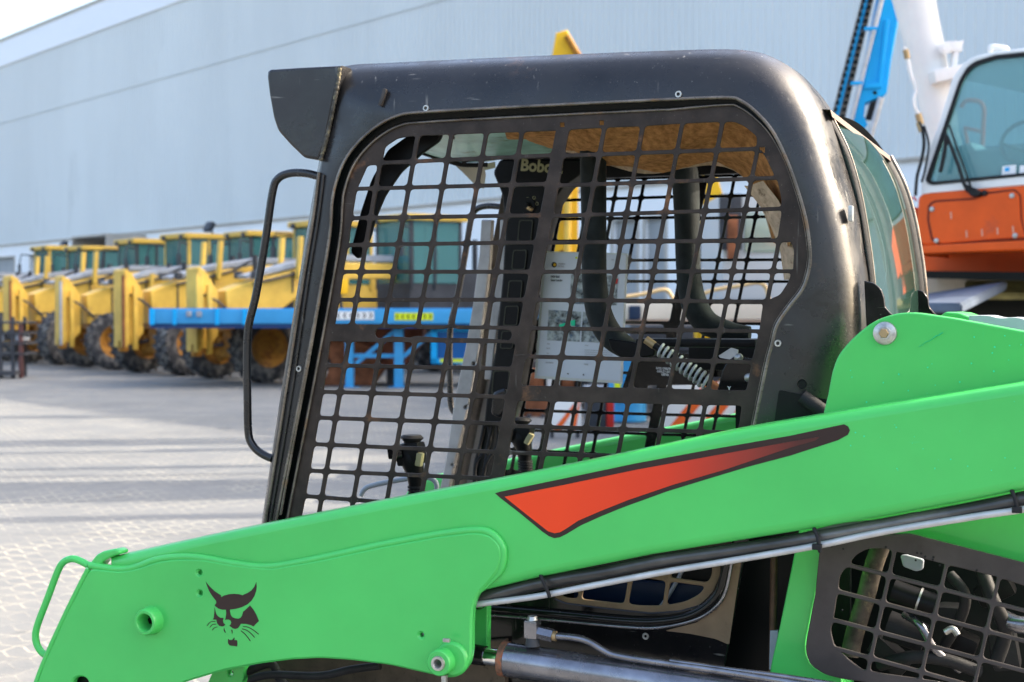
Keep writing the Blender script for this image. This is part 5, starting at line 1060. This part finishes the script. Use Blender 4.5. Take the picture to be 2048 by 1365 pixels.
plate(CF, 'window_sticker', [(2005,333),(2032,330),(2031,350),(2003,352)], .02, .004, M['white'], OC); plate(CF, 'sticker_mark', [(2010,336),(2019,335),(2018,343),(2009,343)], .014, .003, M['bluep2'], OC)
plate(CF, 'window_sticker', [(2040,332),(2075,329),(2073,348),(2038,350)], .02, .004, M['white'], OC)
wp = bpy.data.objects.new('wiper', None); COL.objects.link(wp); wp.parent = OC
for pts, r_ in (([(1893,272),(1905,300),(1918,335),(1928,368),(1936,384)], .014), ([(1899,252),(1915,300),(1930,340),(1943,378)], .008), ([(1893,272),(1890,300),(1884,330),(1880,345)], .016), ([(1899,252),(1890,250),(1893,272)], .007)):
    tube('wiper_arm', [CF.L(*p, -.06) for p in pts], r_, M['rubber'], wp, 8)
plate(CF, 'wiper_motor', rnd([(1926,366),(1938,372),(1960,383),(1958,392),(1942,394),(1930,380)], 4), -.06, .05, M['rubber'], wp, bev=.008)
ring('washer_jet', CF.L(1969, 387, -.01), [(.0001,-.03),(.02,-.02),(.024,0)], M['rubber'], wp, 12)
tube('mirror_bracket', cr([CF.L(*p, .1) for p in ((1985,103),(1980,98),(1984,94),(2010,97),(2014,101))], 3), .018, M['whitep'], OC, 8)
# black hoses on the left of the cab
for pts, r_ in (([(1838,245),(1845,262),(1848,290),(1843,320),(1834,355),(1831,392)], .013), ([(1848,252),(1856,280),(1857,300),(1850,340),(1843,365)], .009)): tube('hose', cr([CF.L(*p, -.05) for p in pts], 5), r_, M['rubber'], OC, 8)
tube('hose_fitting', [CF.L(1836,247,-.05), CF.L(1842,264,-.05)], .016, M['brass'], OC, 8)
for k in range(5): plate(CF, 'paint_scuff', [(1900+k*31,425+(k*37)%40),(1903+k*31,424+(k*37)%40),(1904+k*31,438+(k*37)%40),(1901+k*31,439+(k*37)%40)], -.0135, .001, bpy.data.materials['paint_scuff'] if k else mat('paint_scuff', (.60, .30, .20), .6), body)
# carrier
ca = root('crane_carrier', Matrix.Translation((CF.o.x, CF.o.y, 0)), 'cream carrier deck with grey sloping fender under the orange crane', 'carrier')
def hexa(name, top, th, m, parent):       # top: 4 (px, py, Y) points; extruded straight down
    P = [at(*q)-parent.location for q in top]; V = [tuple(p) for p in P]+[tuple(p-Vector((0, 0, t_))) for p, t_ in zip(P, th)]
    me = bpy.data.meshes.new('h'); me.from_pydata(V, [], [(0,1,2,3), (7,6,5,4), (0,4,5,1), (1,5,6,2), (2,6,7,3), (3,7,4,0)]); me.update()
    bm = bmesh.new(); bm.from_mesh(me); bmesh.ops.recalc_face_normals(bm, faces=bm.faces); bmesh.ops.bevel(bm, geom=list(bm.edges), offset=.012, segments=2, affect='EDGES'); bm.to_mesh(me); bm.free()
    return link(name, me, m, parent)
pxbox('deck', 1790, 556, 2500, 592, 11.2, 2.4, M['beige'], ca, bev=.01)
pxbox('frame_rail', 1800, 592, 2500, 640, 11.6, 1.6, M['dark'], ca, bev=.01)
hexa('fender', [(1851,606,8.9),(1924,607,8.7),(2014,562,10.4),(1851,588,10.6)], [.062,.062,.07,.062], mat('slate_fender', (.085, .11, .15), .6, 0, .4, .15, 5), ca)
hexa('fender_plate', [(1930,588,10.9),(2500,590,10.9),(2500,562,11.1),(1930,560,11.1)], [.05]*4, mat('olive_deck', (.26, .23, .10), .6, 0, .3, .3, 8), ca)
for x in (2010, 2200, 2420): wheel('wheel', (at(x, 617, 10.6).x-ca.location.x, .4, .52), .52, .32, ca, M['tyre'], M['rim'], 20)
wheel('wheel', (at(1840, 617, 11.8).x-ca.location.x, 1.6, .52), .52, .32, ca, M['tyre'], M['rim'], 20)
# ---- white crane boom
WBm = root('white_crane_boom', Matrix.Translation((at(1880, 617, 14).x, 14, 0)), 'thick white crane boom rising out of frame behind the orange cab', 'crane boom'); WL_ = WBm.location
cl = [(1786,-190,52),(1828,0,41),(1853,110,37),(1876,220,34),(1899,330,31),(1915,430,30),(1925,520,30)]
Pb = [at(x, y, 14)-WL_ for x, y, r in cl]
tube('boom_tube', cr(Pb, 5), [v[0] for v in cr([(r*14/F, 0) for *_, r in cl], 5)], M['whitep'], WBm, 28)
boxes('base', [((.3, .3, .6), (1.6, 1.4, 1.2)), ((.25, .2, 1.5), (.6, .6, .9))], M['whitep'], WBm, .05)
boxo('collar', at(1897, 150, 13.8)-WL_, (.36, .3, .12), M['whitep'], WBm, .02, Matrix.Rotation(R(-12), 3, 'Y'))
boxes('sheave_bracket', [(at(1905, 95, 13.8)-WL_, (.16, .12, .10)), (at(1912, 88, 13.8)-WL_, (.14, .05, .03), Matrix.Rotation(R(-14), 3, 'Y')), (at(1908, 120, 13.8)-WL_, (.05, .1, .26), Matrix.Rotation(R(8), 3, 'Y'))], M['whitep'], WBm, .012)
ring('sheave', at(1890, 97, 13.72)-WL_, [(.0001,-.02),(.03,-.02),(.035,-.01),(.055,-.01),(.06,0)], M['whitep'], WBm, 20)
tube('hydraulic_line', cr([at(*p, 13.75)-WL_ for p in ((1808,95),(1813,112),(1822,150),(1832,180),(1828,195),(1830,215),(1838,232),(1842,248))], 4), .018, M['whitep'], WBm, 10); tube('line_fitting', [at(1811,100,13.75)-WL_, at(1815,118,13.75)-WL_], .03, M['brass'], WBm, 8); tube('line_fitting', [at(1836,228,13.75)-WL_, at(1842,250,13.75)-WL_], .034, M['brass'], WBm, 8)
# ---- blue drilling mast
MF = Frame((at(1730, 617, 17).x, 17, 0), R(8)); MS = root('blue_drill_mast', MF.mat, 'leaning bright blue drill mast with chain trays left of the white boom', 'drill mast')
def ext(pts): return pts
plate(MF, 'mast_body', [(1768,-60),(1796,-60),(1790,-5),(1797,40),(1782,125),(1774,186),(1767,193),(1731,206),(1728,232),(1736,250),(1718,268),(1650,560),(1600,560),(1700,262),(1720,180)], 0, .35, M['bluep2'], MS, bev=.015)
plate(MF, 'mast_rib', [(1770,40),(1779,40),(1762,175),(1728,178),(1732,168),(1757,165)], -.04, .04, M['bluep2'], MS, bev=.006)
plate(MF, 'mast_rail', [(1745,-60),(1752,-60),(1677,236),(1605,560),(1596,560),(1669,232)], .02, .2, M['bluep2'], MS, bev=.004)
cm = mat('chain_metal', (.25, .23, .20), .6, .3, .4, .4, 20)
def chain(x0, y0, x1, y1, wpx, w, n):
    lk = []
    tray = plate(MF, 'chain_tray', [(x0-wpx/2, y0), (x0+wpx/2, y0), (x1+wpx/2, y1), (x1-wpx/2, y1)], w+.04, .03, cm, MS)
    for k in range(n):
        t_ = (k+.5)/n; c_ = MF.L(x0+(x1-x0)*t_, y0+(y1-y0)*t_, w); lk.append((c_, (wpx*17/F*.62, .05, (y1-y0)*17/F/n*.55), Matrix.Rotation(R(14), 3, 'Y')))
    each('chain_link', lk, M['dark'], tray)
chain(1748+14-7, -60, 1683-72, 540, 13, .0, 44); chain(1728+15, -60, 1664-75, 540, 10, .0, 44)
for a_, b2, r_ in (((1778,-60),(1700,250),4.8), ((1762,196),(1660,560),6.5)): tube('guide_rod', [MF.L(*a_, -.06), MF.L(*b2, -.06)], r_*17/F, M['white_metal'], MS, 14)
boxes('clamp', [(MF.L(1741, 58, -.06), (.15, .06, .04)), (MF.L(1713, 167, -.06), (.14, .06, .04))], M['bluep2'], MS, .01)
ring('pin', MF.L(1750, 186, -.01), [(.0001,-.02),(.02,-.02),(.024,.0)], M['dark'], MS, 14)
plate(MF, 'gripper', [(1742,205),(1760,196),(1752,212),(1744,238),(1733,236)], -.02, .2, M['rubber'], MS, bev=.01)
boxes('base_frame', [((-.6, .3, .5), (1.2, 1.6, .6)), ((-.6, .3, 1.1), (.8, .9, .7))], M['bluep2'], MS, .04)
# ---- unseen masts added right of the frame to cast shadow bands across the yard
for i, (X, Y, h, wd) in enumerate(((9.2, 18.9, 12, .9), (8.9, 17.7, 11, .22), (7.4, 15.8, 11, .28), (7.6, 15.15, 11, .12), (7.4, 13.9, 11, 1.35), (6.2, 12.1, 10, .32))):
    T = root('steel_mast', Matrix.Translation((X, Y, 0)) @ Matrix.Rotation(SUN_AZ, 4, 'Z'), ['grey box mast, the farthest in the line right of the yard', 'slim grey mast beside the farthest box mast', 'round-footed grey mast in the middle of the line at the right', 'thinnest grey pole of the mast line at the right', 'broad grey mast panel in the line at the right', 'nearest grey mast right of the orange crane'][i], 'mast', 'tall masts right of the yard')
    boxes('column', [((0, 0, h/2), (min(wd, .35), wd, h))], M['grey'], T, .02); boxes('foot', [((0, 0, .05), (.8, wd+.5, .1))], M['darkgrey'], T, .02)
